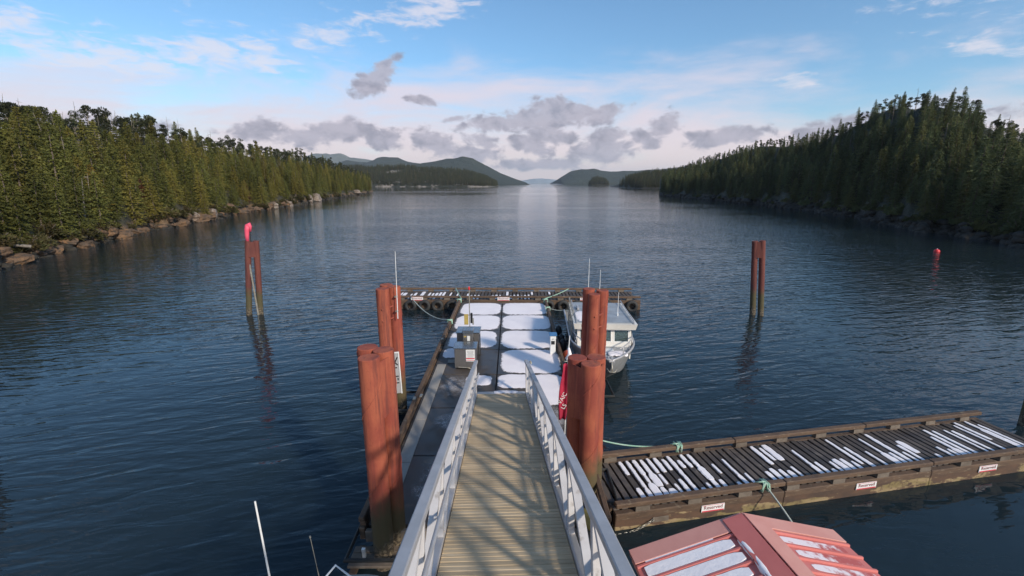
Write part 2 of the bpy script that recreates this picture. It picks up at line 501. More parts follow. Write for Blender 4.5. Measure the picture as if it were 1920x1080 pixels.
def mountain_mat(name, a, bcol, rock, lo3, hi3, s):
    m, t, b = base_mat(name)
    p = coords(t, 'World')
    n = t.noise(p, s, 7, 0.65)
    n2 = t.noise(p, s * 9, 5, 0.7)
    k = t.noise(t.vm('MULTIPLY', p, (1, 1, 2.5)), s * 2.3, 6, 0.65)
    x, y, z = t.sep(p)
    col = t.mix(t.ss(n, 0.35, 0.65), a, bcol)
    col = t.mix(t.ss(n2, 0.4, 0.65, 0, 0.6), col, tuple(q * 0.55 for q in a))
    col = t.mix(t.ss(k, lo3, hi3), col, rock)
    t.l.new(col, b.inputs['Base Color'])
    b.inputs['Roughness'].default_value = 0.9
    bump(t, b, t.m('ADD', n, n2), 1.0, 18.0)


mountain_mat('mountain_green', (0.030, 0.040, 0.026), (0.040, 0.050, 0.030), (0.09, 0.085, 0.07), 0.68, 0.76, 0.006)
mountain_mat('mountain_rock', (0.045, 0.052, 0.032), (0.06, 0.06, 0.04), (0.42, 0.36, 0.31), 0.50, 0.60, 0.012)
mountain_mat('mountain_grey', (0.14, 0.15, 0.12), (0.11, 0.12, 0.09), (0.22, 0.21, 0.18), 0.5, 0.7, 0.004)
mountain_mat('mountain_hazy_snow', (0.30, 0.34, 0.36), (0.24, 0.28, 0.30), (0.55, 0.58, 0.60), 0.5, 0.7, 0.002)  # snow-dusted hill with pale distance haze painted into its colour


# ------------------------------------------------------------------ mesh helpers
def rot_to(d):
    return Vector(d).normalized().to_track_quat('Z', 'Y').to_matrix()


class MB:
    """collects shapes, then becomes one mesh"""
    def __init__(s):
        s.v, s.f = [], []

    def add(s, vs, fs):
        k = len(s.v)
        s.v += [tuple(q) for q in vs]
        s.f += [tuple(i + k for i in q) for q in fs]
        return s

    def box(s, c, d, rot=None, ch=0.0):
        """box, centre c, size d; ch chamfers all edges"""
        hx, hy, hz = (q / 2 for q in d)
        c = Vector(c)
        if ch <= 0:
            vs = [Vector((x * hx, y * hy, z * hz)) for z in (-1, 1) for x, y in ((-1, -1), (1, -1), (1, 1), (-1, 1))]
            fs = [(3, 2, 1, 0), (4, 5, 6, 7), (0, 1, 5, 4), (1, 2, 6, 5), (2, 3, 7, 6), (3, 0, 4, 7)]
        else:
            ch = min(ch, hx * .9, hy * .9, hz * .9)
            def ring(a, b):
                return [(-a, -hy if 0 else -b), (a, -b), (a, b), (-a, b)]
            vs, fs = [], []
            def oct_(ix, iy, z):
                return [Vector((x, y, z)) for x, y in ((-ix + ch, -iy), (ix - ch, -iy), (ix, -iy + ch), (ix, iy - ch),
                                                       (ix - ch, iy), (-ix + ch, iy), (-ix, iy - ch), (-ix, -iy + ch))]
            for ix, iy, z in ((hx - ch, hy - ch, -hz), (hx, hy, -hz + ch), (hx, hy, hz - ch), (hx - ch, hy - ch, hz)):
                if abs(z) == hz:
                    vs += [Vector((x, y, z)) for x, y in ((-ix, -iy), (ix, -iy), (ix, -iy), (ix, iy), (ix, iy), (-ix, iy), (-ix, iy), (-ix, -iy))]
                else:
                    vs += oct_(ix, iy, z)
            # drop doubled corners of the end caps
            cap0 = [0, 1, 3, 5]
            fs.append((5, 3, 1, 0))
            fs.append((24, 25, 27, 29))
            remap = {2: 1, 4: 3, 6: 5, 7: 0, 26: 25, 28: 27, 30: 29, 31: 24}
            for k in range(3):
                for i in range(8):
                    q = [k * 8 + i, k * 8 + (i + 1) % 8, (k + 1) * 8 + (i + 1) % 8, (k + 1) * 8 + i]
                    q = [remap.get(e, e) for e in q]
                    u = []
                    for e in q:
                        if e not in u:
                            u.append(e)
                    if len(u) > 2:
                        fs.append(tuple(u))
            keep = [i for i in range(32) if i not in remap]
            idx = {o: n for n, o in enumerate(keep)}
            vs = [vs[i] for i in keep]
            fs = [tuple(idx[e] for e in q) for q in fs]
        if rot is not None:
            vs = [rot @ q for q in vs]
        return s.add([q + c for q in vs], fs)

    def cyl(s, p0, p1, r0, r1=None, n=12, caps=True):
        r1 = r0 if r1 is None else r1
        p0, p1 = Vector(p0), Vector(p1)
        M = rot_to(p1 - p0)
        vs = []
        for p, r in ((p0, r0), (p1, r1)):
            vs += [p + M @ Vector((r * math.cos(2 * PI * i / n), r * math.sin(2 * PI * i / n), 0)) for i in range(n)]
        fs = [(i, (i + 1) % n, n + (i + 1) % n, n + i) for i in range(n)]
        if caps:
            fs += [tuple(range(n - 1, -1, -1)), tuple(range(n, 2 * n))]
        return s.add(vs, fs)

    def tube(s, pts, r, n=6, rs=None, close=False):
        pts = [Vector(p) for p in pts]
        m = len(pts)
        vs, fs = [], []
        N = None
        for i, p in enumerate(pts):
            if close:
                t = pts[(i + 1) % m] - pts[i - 1]
            else:
                t = pts[min(i + 1, m - 1)] - pts[max(i - 1, 0)]
            t = t.normalized() if t.length > 1e-9 else Vector((0, 0, 1))
            if N is None:
                N = t.orthogonal().normalized()
            N = (N - t * N.dot(t)).normalized()
            B = t.cross(N)
            rr = rs[i] if rs else r
            vs += [p + (N * math.cos(2 * PI * k / n) + B * math.sin(2 * PI * k / n)) * rr for k in range(n)]
        last = m if close else m - 1
        for i in range(last):
            j = (i + 1) % m
            fs += [(i * n + k, i * n + (k + 1) % n, j * n + (k + 1) % n, j * n + k) for k in range(n)]
        if not close:
            fs += [tuple(range(n - 1, -1, -1)), tuple((m - 1) * n + k for k in range(n))]
        return s.add(vs, fs)

    def lathe(s, prof, c=(0, 0, 0), n=16, M=None):
        c = Vector(c)
        vs, fs = [], []
        for r, z in prof:
            for i in range(n):
                q = Vector((r * math.cos(2 * PI * i / n), r * math.sin(2 * PI * i / n), z))
                vs.append(c + (M @ q if M else q))
        for k in range(len(prof) - 1):
            fs += [(k * n + i, k * n + (i + 1) % n, (k + 1) * n + (i + 1) % n, (k + 1) * n + i) for i in range(n)]
        fs += [tuple(range(n - 1, -1, -1)), tuple((len(prof) - 1) * n + i for i in range(n))]
        return s.add(vs, fs)

    def prism(s, poly, z0, z1):
        n = len(poly)
        vs = [(x, y, z0) for x, y in poly] + [(x, y, z1) for x, y in poly]
        fs = [tuple(range(n - 1, -1, -1)), tuple(range(n, 2 * n))] + [(i, (i + 1) % n, n + (i + 1) % n, n + i) for i in range(n)]
        return s.add(vs, fs)

    def hexa(s, p):
        """eight corners: bottom four (ccw from above) then top four"""
        return s.add(p, [(3, 2, 1, 0), (4, 5, 6, 7), (0, 1, 5, 4), (1, 2, 6, 5), (2, 3, 7, 6), (3, 0, 4, 7)])

    def beam(s, p0, p1, wd, ht, up=(0, 0, 1), ch=0.0):
        p0, p1 = Vector(p0), Vector(p1)
        y = (p1 - p0).normalized()
        x = y.cross(Vector(up)).normalized()
        z = x.cross(y)
        M = Matrix((x, y, z)).transposed()
        return s.box((p0 + p1) / 2, (wd, (p1 - p0).length, ht), M, ch)

    def mesh(s, name, mat, smooth=False):
        me = bpy.data.meshes.new(name)
        me.from_pydata(s.v, [], s.f)
        if mat:
            me.materials.append(MATS[mat])
        if smooth:
            me.polygons.foreach_set('use_smooth', [True] * len(me.polygons))
        me.update()
        return me

    def build(s, name, mat, parent=None, smooth=False, loc=None, rot=None):
        return obj(name, s.mesh(name, mat, smooth), parent, loc, rot)


def smooth_angle(o, deg=35):
    """smooth shading that keeps hard edges"""
    me = o.data
    me.polygons.foreach_set('use_smooth', [True] * len(me.polygons))
    bm = bmesh.new()
    bm.from_mesh(me)
    for e in bm.edges:
        if len(e.link_faces) == 2 and e.calc_face_angle(0) > R(deg):
            e.smooth = False
    bm.to_mesh(me)
    bm.free()
    return o


def obj(name, me, parent=None, loc=None, rot=None, scale=None):
    o = bpy.data.objects.new(name, me)
    COL.objects.link(o)
    if parent is not None:
        o.parent = parent
    if loc is not None:
        o.location = loc
    if rot is not None:
        o.rotation_euler = rot
    if scale is not None:
        o.scale = scale
    return o


def tag(o, label=None, cat=None, group=None, kind=None):
    if label:
        o['label'] = label
    if cat:
        o['category'] = cat
    if group:
        o['group'] = group
    if kind:
        o['kind'] = kind
    return o


def thing(name, label, cat, loc=(0, 0, 0), rot=(0, 0, 0), group=None):
    o = obj(name, None, None, loc, rot)
    o.empty_display_size = 0.3
    return tag(o, label, cat, group)


def dup(root, loc, rot=None, label=None, group=None, scale=None):
    r = root.copy()
    COL.objects.link(r)
    r.location = loc
    if rot is not None:
        r.rotation_euler = rot
    if scale is not None:
        r.scale = scale
    if label:
        r['label'] = label
    if group:
        r['group'] = group
    for ch in list(root.children):
        c_ = ch.copy()
        COL.objects.link(c_)
        c_.parent = r
        for g in list(ch.children):
            d_ = g.copy()
            COL.objects.link(d_)
            d_.parent = c_
    return r


def text_mesh(txt, size, mat, name='lettering', extrude=0.002):
    cu = bpy.data.curves.new('txt', 'FONT')
    cu.body = txt
    cu.size = size
    cu.extrude = extrude
    cu.align_x = 'CENTER'
    cu.align_y = 'CENTER'
    to = bpy.data.objects.new('txt', cu)
    COL.objects.link(to)
    dg = bpy.context.evaluated_depsgraph_get()
    dg.update()
    me = bpy.data.meshes.new_from_object(to.evaluated_get(dg))
    me.name = name
    me.materials.clear()
    me.materials.append(MATS[mat])
    bpy.data.objects.remove(to)
    bpy.data.curves.remove(cu)
    return me


def np_mesh(name, v, f, mat=None, mats=None, fmat=None, smooth=False):
    me = bpy.data.meshes.new(name)
    v = np.asarray(v, np.float32)
    f = np.asarray(f, np.int32)
    k = f.shape[1]
    me.vertices.add(len(v))
    me.vertices.foreach_set('co', v.ravel())
    me.loops.add(f.size)
    me.loops.foreach_set('vertex_index', f.ravel())
    me.polygons.add(len(f))
    me.polygons.foreach_set('loop_start', np.arange(0, f.size, k, dtype=np.int32))
    me.polygons.foreach_set('loop_total', np.full(len(f), k, np.int32))
    for q in (mats or ([mat] if mat else [])):
        me.materials.append(MATS[q])
    if fmat is not None:
        me.polygons.foreach_set('material_index', np.asarray(fmat, np.int32))
    if smooth:
        me.polygons.foreach_set('use_smooth', np.ones(len(f), bool))
    me.update(calc_edges=True)
    return me


def grid_faces(nx, ny):
    i = np.arange(nx - 1)[:, None] * ny + np.arange(ny - 1)[None, :]
    i = i.ravel()
    return np.stack([i, i + ny, i + ny + 1, i + 1], 1)


# ------------------------------------------------------------------ water
wm = MB()
wm.add([(-8900, -300, 0), (8900, -300, 0), (8900, 15530, 0), (-8900, 15530, 0)], [(0, 1, 2, 3)])
tag(wm.build('water', 'water'), 'rippled dark blue sea inlet', None, kind='structure')

# ------------------------------------------------------------------ terrain
# both shores: distance of the waterline and height of the ridge as functions of bearing x / y
def value_noise(x, y, seed=0):
    def h(i, j):
        n = np.sin(i * 127.1 + j * 311.7 + seed * 74.7) * 43758.5453
        return n - np.floor(n)
    xi, yi = np.floor(x), np.floor(y)
    xf, yf = x - xi, y - yi
    u, v = xf * xf * (3 - 2 * xf), yf * yf * (3 - 2 * yf)
    return (h(xi, yi) * (1 - u) + h(xi + 1, yi) * u) * (1 - v) + (h(xi, yi + 1) * (1 - u) + h(xi + 1, yi + 1) * u) * v


SH_L = ([-1.9, -1.5, -1.148, -0.897, -0.666, -0.469, -0.38, -0.317, -0.300], [25.0, 33.0, 42.4, 62.1, 97.7, 168.0, 250.0, 352.0, 380.0])
SK_L = ([-1.222, -1.058, -0.996, -0.842, -0.765, -0.679, -0.626, -0.539, -0.451, -0.385, -0.342, -0.31, -0.300],
        [0.195, 0.188, 0.166, 0.150, 0.147, 0.1247, 0.1067, 0.0886, 0.0746, 0.0540, 0.036, 0.024, 0.018])
SH_R = ([0.318, 0.334, 0.42, 0.50, 0.627, 0.868, 1.135, 1.5, 1.9], [300.0, 284.0, 232.0, 190.0, 141.4, 80.5, 58.4, 44.0, 34.0])
SK_R = ([0.318, 0.331, 0.385, 0.451, 0.527, 0.604, 0.647, 0.71, 0.76, 0.812, 0.898, 0.956, 1.02, 1.072, 1.228],
        [0.020, 0.0290, 0.0475, 0.0692, 0.0929, 0.1014, 0.112, 0.1383, 0.1695, 0.1849, 0.195, 0.182, 0.148, 0.120, 0.075])


def shore_y(side, a):
    T = SH_L if side < 0 else SH_R
    return np.interp(a, *T) * (1 + 0.018 * np.sin(a * 61.0) + 0.012 * np.sin(a * 143.0 + 1))


def hill(side, x, y):
    """terrain height, and t = 0 at the waterline, 1 on the ridge"""
    a = x / y
    ys = shore_y(side, a)
    yr = ys * 1.25 + (18.0 if side < 0 else 22.0)
    e = np.interp(a, *(SK_L if side < 0 else SK_R))
    top = np.maximum(8.0 + e * yr - (7.0 if side < 0 else 4.8), 1.6)
    t = (y - ys) / (yr - ys)
    d = y - ys
    bank = 1.5 * np.clip(d / 3.2, -1.4, 1.0)
    rise = (top - 1.5) * np.where(t < 1, np.clip(t, 0, 1) ** 1.05, np.clip(1 - 0.5 * (t - 1), 0.3, 1))
    nz = (value_noise(x * 0.35, y * 0.35, 3) - 0.5) * 1.5 + (value_noise(x * 1.1, y * 1.1, 5) - 0.5) * 0.7
    return bank + rise + nz * np.clip(d / 2.0 + 0.6, 0, 1), t


def hill_mesh(side, name, mat, label):
    aa = np.linspace(-1.75, -0.300, 150) if side < 0 else np.linspace(0.318, 1.75, 150)
    tt = np.concatenate([np.linspace(-0.12, 0.2, 22), np.linspace(0.23, 2.2, 34)])
    A, T = np.meshgrid(aa, tt, indexing='ij')
    ys = shore_y(side, A)
    yr = ys * 1.25 + (18.0 if side < 0 else 22.0)
    Y = ys + T * (yr - ys)
    X = A * Y
    Z, _ = hill(side, X, Y)
    f = grid_faces(*A.shape)
    o = obj(name, np_mesh(name, np.stack([X, Y, Z], -1).reshape(-1, 3), f, mat))
    return tag(o, label, None, kind='structure')


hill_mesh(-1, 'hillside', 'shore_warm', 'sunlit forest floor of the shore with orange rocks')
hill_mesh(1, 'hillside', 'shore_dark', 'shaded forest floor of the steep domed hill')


def ridge(name, Y0, tab, front, back, mat, label, off=0.0, rough=0.05, n=70, m=26, seed=1, ends=0.0):
    """a long hill: crest height from a bearing table at distance Y0, slopes falling both ways"""
    a0, a1 = tab[0][0], tab[-1][0]
    aa = np.linspace(a0 - ends, a1 + ends, n)
    e = np.interp(aa, [q[0] for q in tab], [q[1] for q in tab])
    H = np.maximum(8.0 + e * Y0 - off, 0.5)
    if ends:
        H = H * np.clip(np.minimum(aa - aa[0], aa[-1] - aa) / ends, 0, 1) ** 0.6
    ss_ = np.linspace(-1, 1, m)
    A, S = np.meshgrid(aa, ss_, indexing='ij')
    HH = np.repeat(H[:, None], m, 1)
    X = A * Y0 * (1 + 0.10 * S * (S > 0))
    Y = Y0 + np.where(S < 0, S * front, S * back)
    prof = np.where(S < 0, (1 + S) ** 0.85, (1 - S * 0.7))
    nz = (value_noise(X / (Y0 * 0.02), Y / (Y0 * 0.02), seed) - 0.5) + 0.5 * (value_noise(X / (Y0 * 0.007), Y / (Y0 * 0.007), seed + 1) - 0.5)
    Z = HH * prof + nz * HH * rough * 2.0 * (1 - np.abs(S)) - 3.0 * (S <= -0.999)
    o = obj(name, np_mesh(name, np.stack([X, Y, Z], -1).reshape(-1, 3), grid_faces(n, m), mat, smooth=True))
    tag(o, label, None, kind='structure')
    return (lambda i, j: (X[i, j], Y[i, j], Z[i, j])), X, Y, Z


TAB_ML = [(-0.409, 0.0387), (-0.307, 0.0376), (-0.227, 0.0398), (-0.148, 0.0365), (-0.091, 0.0277), (-0.057, 0.0178), (-0.029, 0.002)]
TAB_MR = [(0.245, 0.006), (0.258, 0.020), (0.274, 0.0244), (0.307, 0.0299), (0.341, 0.0299), (0.386, 0.0365), (0.5, 0.036)]
TAB_IS = [(0.164, -0.003), (0.169, 0.0125), (0.183, 0.0160), (0.2, 0.0115), (0.206, -0.003)]
_, MLX, MLY, MLZ = ridge('headland', 1150, TAB_ML, 190, 300, 'mountain_rock', 'low forested headland with pale rock slabs', 11, 0.05, 110, 30, 3)
_, MRX, MRY, MRZ = ridge('headland', 760, TAB_MR, 90, 220, 'shore_dark', 'dark wooded headland at the foot of the far hills', 12, 0.05, 60, 24, 5)
_, ISX, ISY, ISZ = ridge('islet', 1500, TAB_IS, 40, 60, 'shore_dark', 'small round wooded islet out in the inlet', 13, 0.04, 24, 16, 7)
ridge('mountain', 2600, [(-0.30, 0.03), (-0.182, 0.0409), (-0.147, 0.0486), (-0.127, 0.0529), (-0.106, 0.0551), (-0.085, 0.0508), (-0.057, 0.0376),
      (-0.023, 0.02), (0.006, 0.0089), (0.030, 0.0011), (0.036, -0.004)], 420, 900, 'mountain_green', 'dark green mountain sloping down to the inlet', 0, 0.035, 160, 60, 11)
ridge('mountain', 3000, [(0.095, -0.002), (0.100, 0.0080), (0.109, 0.0145), (0.125, 0.0244), (0.148, 0.0288), (0.173, 0.0299), (0.188, 0.0266), (0.211, 0.0244),
      (0.251, 0.0255), (0.307, 0.0277), (0.386, 0.0365)], 420, 900, 'mountain_green', 'dark flat-topped hills across the inlet mouth', 0, 0.03, 160, 60, 13)
ridge('mountain', 3600, [(-0.351, 0.0475), (-0.306, 0.0442), (-0.285, 0.0518), (-0.272, 0.0551), (-0.243, 0.054), (-0.221, 0.0442),
      (-0.193, 0.0409)], 700, 900, 'mountain_green', 'small blunt peak behind the low headland', 0, 0.03, 120, 50, 17, 0.1)
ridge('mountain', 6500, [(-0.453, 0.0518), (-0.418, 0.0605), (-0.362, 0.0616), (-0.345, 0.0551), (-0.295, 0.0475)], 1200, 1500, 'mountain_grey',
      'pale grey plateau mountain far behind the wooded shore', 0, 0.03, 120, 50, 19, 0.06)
ridge('mountain', 14000, [(-0.02, 0.004), (0.023, 0.0056), (0.046, 0.0089), (0.063, 0.01), (0.097, 0.0067), (0.14, 0.006)], 1500, 1500, 'mountain_hazy_snow',
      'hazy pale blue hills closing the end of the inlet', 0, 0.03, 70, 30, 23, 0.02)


# ------------------------------------------------------------------ trees: prototypes
def sprays(P, L, Wd, Dv, rng, k=3):
    """needle sprays: k triangles at each point, lying roughly along direction Dv"""
    n = len(P)
    vs, fs = [], []
    for q in range(k):
        d = Dv + rng.normal(0, 0.45, (n, 3))
        d /= np.linalg.norm(d, axis=1)[:, None]
        s = np.cross(d, rng.normal(0, 1, (n, 3)) * np.array([0.55, 0.55, 1.0]))
        s /= np.linalg.norm(s, axis=1)[:, None] + 1e-9
        l = L * rng.uniform(0.6, 1.3, n)
        wv = Wd * rng.uniform(0.6, 1.3, n)
        base = P + rng.normal(0, 0.07, (n, 3)) * L.mean()
        a = base - s * wv[:, None]
        b = base + s * wv[:, None]
        c_ = base + d * l[:, None]
        vs.append(np.stack([a, b, c_], 1).reshape(-1, 3))
    V = np.concatenate(vs)
    F = np.arange(len(V)).reshape(-1, 3)
    return V, F


def conifer(seed, h, rad, low=0.10, dens=1.0, ragged=0.35, k=3):
    rng = np.random.default_rng(seed)
    P, L, Dv = [], [], []
    z = h * low
    while z < h * 0.985:
        t = (z - h * low) / (h * (1 - low))
        prof = (1 - t) ** 0.72 * (0.62 + 0.38 * min(1, t / 0.16))
        nb = max(3, int(rng.integers(5, 8) * dens))
        az0 = rng.uniform(0, 2 * PI)
        for b in range(nb):
            az_ = az0 + 2 * PI * b / nb + rng.normal(0, 0.3)
            ln = rad * prof * rng.uniform(1 - ragged, 1 + ragged * 0.8) + 0.10
            if rng.random() < 0.10:
                ln *= 0.3
            m_ = max(2, int(ln / 0.24))
            up = 0.35 - 0.55 * (1 - t) * rng.uniform(0.5, 1.3)
            for i in range(m_):
                s = (i + 0.6) / m_
                r_ = s * ln
                zz = z + ln * (up * s - 0.25 * s * s + 0.10 * s ** 3)
                P.append((r_ * math.cos(az_), r_ * math.sin(az_), zz))
                L.append(0.34 * (1.15 - 0.35 * s))
                Dv.append((math.cos(az_), math.sin(az_), -0.32))
        z += h * 0.030 * rng.uniform(0.8, 1.25)
    P.append((0, 0, h * 0.97)); L.append(0.45); Dv.append((0, 0, 3.0))
    P, L, Dv = np.array(P), np.array(L), np.array(Dv, float)
    return sprays(P, L, L * 0.36, Dv, rng, k)


def pine(seed, h, spread):
    """bare-stemmed shore pine with a few flat bushy clumps at the top"""
    rng = np.random.default_rng(seed)
    Vs, Fs, k0 = [], [], 0
    limbs = []
    ncl = int(rng.integers(6, 10))
    for i in range(ncl):
        zc = h * rng.uniform(0.52, 0.98)
        rr = spread * rng.uniform(0.25, 1.0) * (1.1 - 0.5 * (zc / h))
        az_ = rng.uniform(0, 2 * PI)
        cpt = np.array([rr * math.cos(az_), rr * math.sin(az_), zc])
        if i == 0:
            cpt = np.array([0, 0, h * 0.97])
        limbs.append(cpt)
        n = 70
        d = rng.normal(0, 1, (n, 3))
        d /= np.linalg.norm(d, axis=1)[:, None]
        P = cpt + d * np.array([0.75, 0.75, 0.42]) * rng.uniform(0.6, 1.0, (n, 1)) * spread * 0.55
        Dv = d + np.array([0, 0, 0.3])
        L = np.full(n, 0.30)
        V, F = sprays(P, L, L * 0.38, Dv, rng, 2)
        Vs.append(V); Fs.append(F + k0); k0 += len(V)
    return np.concatenate(Vs), np.concatenate(Fs), limbs


def trunk_mb(h, r, seed, lean=0.15, n=6, top=0.96):
    rg = random.Random(seed)
    pts, rs = [], []
    ax, ay = rg.uniform(-lean, lean), rg.uniform(-lean, lean)
    for i in range(7):
        t = i / 6
        pts.append((ax * math.sin(t * 2.2) * (1 - t), ay * math.sin(t * 2.6) * (1 - t), -0.6 + (h * top + 0.6) * t))
        rs.append(r * (1 - t) ** 0.8 + 0.018)
    return MB().tube(pts, r, n, rs)


PROTO = {}
GNC = {}


def make_protos():
    for kind, mat, n in (('warm', 'needles_sunlit', 7), ('cool', 'needles_shaded', 7)):
        for i in range(n):
            sd = i * 13 + (5 if kind == 'warm' else 505)
            rg = random.Random(sd)
            h = rg.uniform(8.2, 11.8)
            V, F = conifer(sd, h, rg.uniform(1.7, 2.5), rg.uniform(0.03, 0.12), rg.uniform(1.0, 1.25), rg.uniform(0.35, 0.55))
            crown = np_mesh('crown', V, F, mat)
            trunk = trunk_mb(h, 0.17, sd).mesh('trunk', 'bark')
            PROTO.setdefault(kind, []).append((h, crown, trunk))
    for i in range(6):
        h = 6.5 + 0.5 * i
        V, F, limbs = pine(900 + i, h, 1.5 + 0.1 * i)
        crown = np_mesh('crown', V, F, 'needles_pine')
        tm = trunk_mb(h, 0.15, 900 + i, 0.3)
        for q in limbs:
            z0 = max(h * 0.4, q[2] - 0.9)
            tm.tube([(0, 0, z0), (q[0] * 0.6, q[1] * 0.6, q[2] - 0.3), tuple(q)], 0.05, 5, [0.06, 0.045, 0.02])
        PROTO.setdefault('pine', []).append((h, crown, tm.mesh('trunk', 'bare_wood')))
    for i in range(4):
        V, F = conifer(700 + i, 11.5, 1.9, 0.04, 0.8, 0.45, 2)
        PROTO.setdefault('far', []).append((11.5, np_mesh('crown', V, F, 'needles_far'), trunk_mb(11.5, 0.2, i, 0.1, 5).mesh('trunk', 'bark')))
    for i in range(3):
        rng = np.random.default_rng(40 + i)
        n = 420
        d = rng.normal(0, 1, (n, 3)); d[:, 2] = np.abs(d[:, 2])
        d /= np.linalg.norm(d, axis=1)[:, None]
        lump = 0.75 + 0.35 * np.sin(d[:, 0] * 5 + i) * np.cos(d[:, 1] * 4)
        P = d * np.array([1.4, 1.4, 1.25]) * (rng.uniform(0.7, 1.0, n) * lump)[:, None]
        V, F = sprays(P, np.full(n, 0.30), np.full(n, 0.12), d, rng, 2)
        stem = MB()
        for q in range(6):
            az_ = q * 1.05
            stem.tube([(0, 0, -0.3), (0.4 * math.cos(az_), 0.4 * math.sin(az_), 0.5), (0.9 * math.cos(az_), 0.9 * math.sin(az_), 1.0)], 0.03, 5)
        PROTO.setdefault('shrub', []).append((1.3, np_mesh('foliage', V, F, 'shrub_leaf'), stem.mesh('stem', 'bark')))
    # one-mesh versions for the uncountable forest behind
    for kind in ('warm', 'cool', 'pine', 'far'):
        cc = bpy.data.collections.new('forest_' + kind)
        for i, (h, crown, trunk) in enumerate(PROTO[kind]):
            v1 = np.empty(len(crown.vertices) * 3, np.float32); crown.vertices.foreach_get('co', v1)
            bm = bmesh.new()
            bm.from_mesh(crown)
            k = len(bm.faces)
            bm.from_mesh(trunk)
            for j, fc in enumerate(bm.faces):
                fc.material_index = 0 if j < k else 1
            me = bpy.data.meshes.new('tree_%s_%d' % (kind, i))
            bm.to_mesh(me)
            bm.free()
            me.materials.append(crown.materials[0])
            me.materials.append(trunk.materials[0])
            cc.objects.link(bpy.data.objects.new('tree_%s_%d' % (kind, i), me))
        GNC[kind] = (cc, len(PROTO[kind]))


make_protos()


def forest_gn(name, pts, scl, kind, label, seed=1):
    """an uncountable stand of trees as one object"""
    rng = np.random.default_rng(seed)
    n = len(pts)
    me = bpy.data.meshes.new(name)
    me.vertices.add(n)
    me.vertices.foreach_set('co', np.asarray(pts, np.float32).ravel())
    a = me.attributes.new('rot', 'FLOAT_VECTOR', 'POINT')
    rv = np.zeros((n, 3), np.float32)
    rv[:, 2] = rng.uniform(0, 6.28, n)
    rv[:, :2] = rng.normal(0, 0.035, (n, 2))
    a.data.foreach_set('vector', rv.ravel())
    a = me.attributes.new('scl', 'FLOAT', 'POINT')
    a.data.foreach_set('value', np.asarray(scl, np.float32))
    a = me.attributes.new('idx', 'INT', 'POINT')
    a.data.foreach_set('value', rng.integers(0, GNC[kind][1], n).astype(np.int32))
    me.update()
    o = obj(name, me)
    ng = bpy.data.node_groups.new(name, 'GeometryNodeTree')
    ng.interface.new_socket('Geometry', in_out='INPUT', socket_type='NodeSocketGeometry')
    ng.interface.new_socket('Geometry', in_out='OUTPUT', socket_type='NodeSocketGeometry')
    gi = ng.nodes.new('NodeGroupInput')
    go = ng.nodes.new('NodeGroupOutput')
    ci = ng.nodes.new('GeometryNodeCollectionInfo')
    ci.inputs['Collection'].default_value = GNC[kind][0]
    ci.inputs['Separate Children'].default_value = True
    ci.inputs['Reset Children'].default_value = True
    iop = ng.nodes.new('GeometryNodeInstanceOnPoints')
    iop.inputs['Pick Instance'].default_value = True
    def na(nm, typ):
        q = ng.nodes.new('GeometryNodeInputNamedAttribute')
        q.data_type = typ
        q.inputs['Name'].default_value = nm
        return q.outputs['Attribute']
    ng.links.new(gi.outputs[0], iop.inputs['Points'])
    ng.links.new(ci.outputs[0], iop.inputs['Instance'])
    ng.links.new(na('idx', 'INT'), iop.inputs['Instance Index'])
    ng.links.new(na('rot', 'FLOAT_VECTOR'), iop.inputs['Rotation'])
    ng.links.new(na('scl', 'FLOAT'), iop.inputs['Scale'])
    ng.links.new(iop.outputs[0], go.inputs[0])
    md = o.modifiers.new('trees', 'NODES')
    md.node_group = ng
    return tag(o, label, None, kind='stuff')


def tree(name, kind, i, loc, rz, s, label, group, cat, mat=None, lean=(0, 0)):
    h, crown, trunk = PROTO[kind][i % len(PROTO[kind])]
    t = thing(name, label, cat, loc, (lean[0], lean[1], rz), group)
    t.scale = (s, s, s * 1.0)
    if mat:
        crown = crown.copy()
        crown.materials.clear()
        crown.materials.append(MATS[mat])
    obj('crown' if kind != 'shrub' else 'foliage', crown, t)
    obj('trunk' if kind != 'shrub' else 'stem', trunk, t)
    return t


# ------------------------------------------------------------------ trees: planting
def where(side, a_, t_):
    """which stretch of shore, told by things one can find"""
    if side < 0:
        z_ = ((-1.02, 'beside the twisted driftwood'), (-0.87, 'between driftwood and the golden conifer'), (-0.76, 'just beyond the golden conifer'),
              (-0.62, 'above the pale streaked outcrops'), (-0.47, 'above the long pale ledge'), (-0.38, 'near the pinkish rock face'), (9, 'on the tip of the point'))
    else:
        z_ = ((0.40, 'near the far headland'), (0.52, 'above the thin bleached log'), (0.66, 'above the drift log'), (0.80, 'above the slanting fallen trunk'),
              (0.97, 'under the summit of the dome'), (9, 'beyond the red buoy'))
    return next(w_ for lim, w_ in z_ if a_ < lim)


def tier(t_):
    return 'at the waterside' if t_ < 0.12 else 'on the lower slope' if t_ < 0.4 else 'on the upper slope' if t_ < 0.8 else 'on the crest'


def build_word(s_, lo, hi):
    return 'small' if s_ < lo else 'tall' if s_ > hi else 'middling'


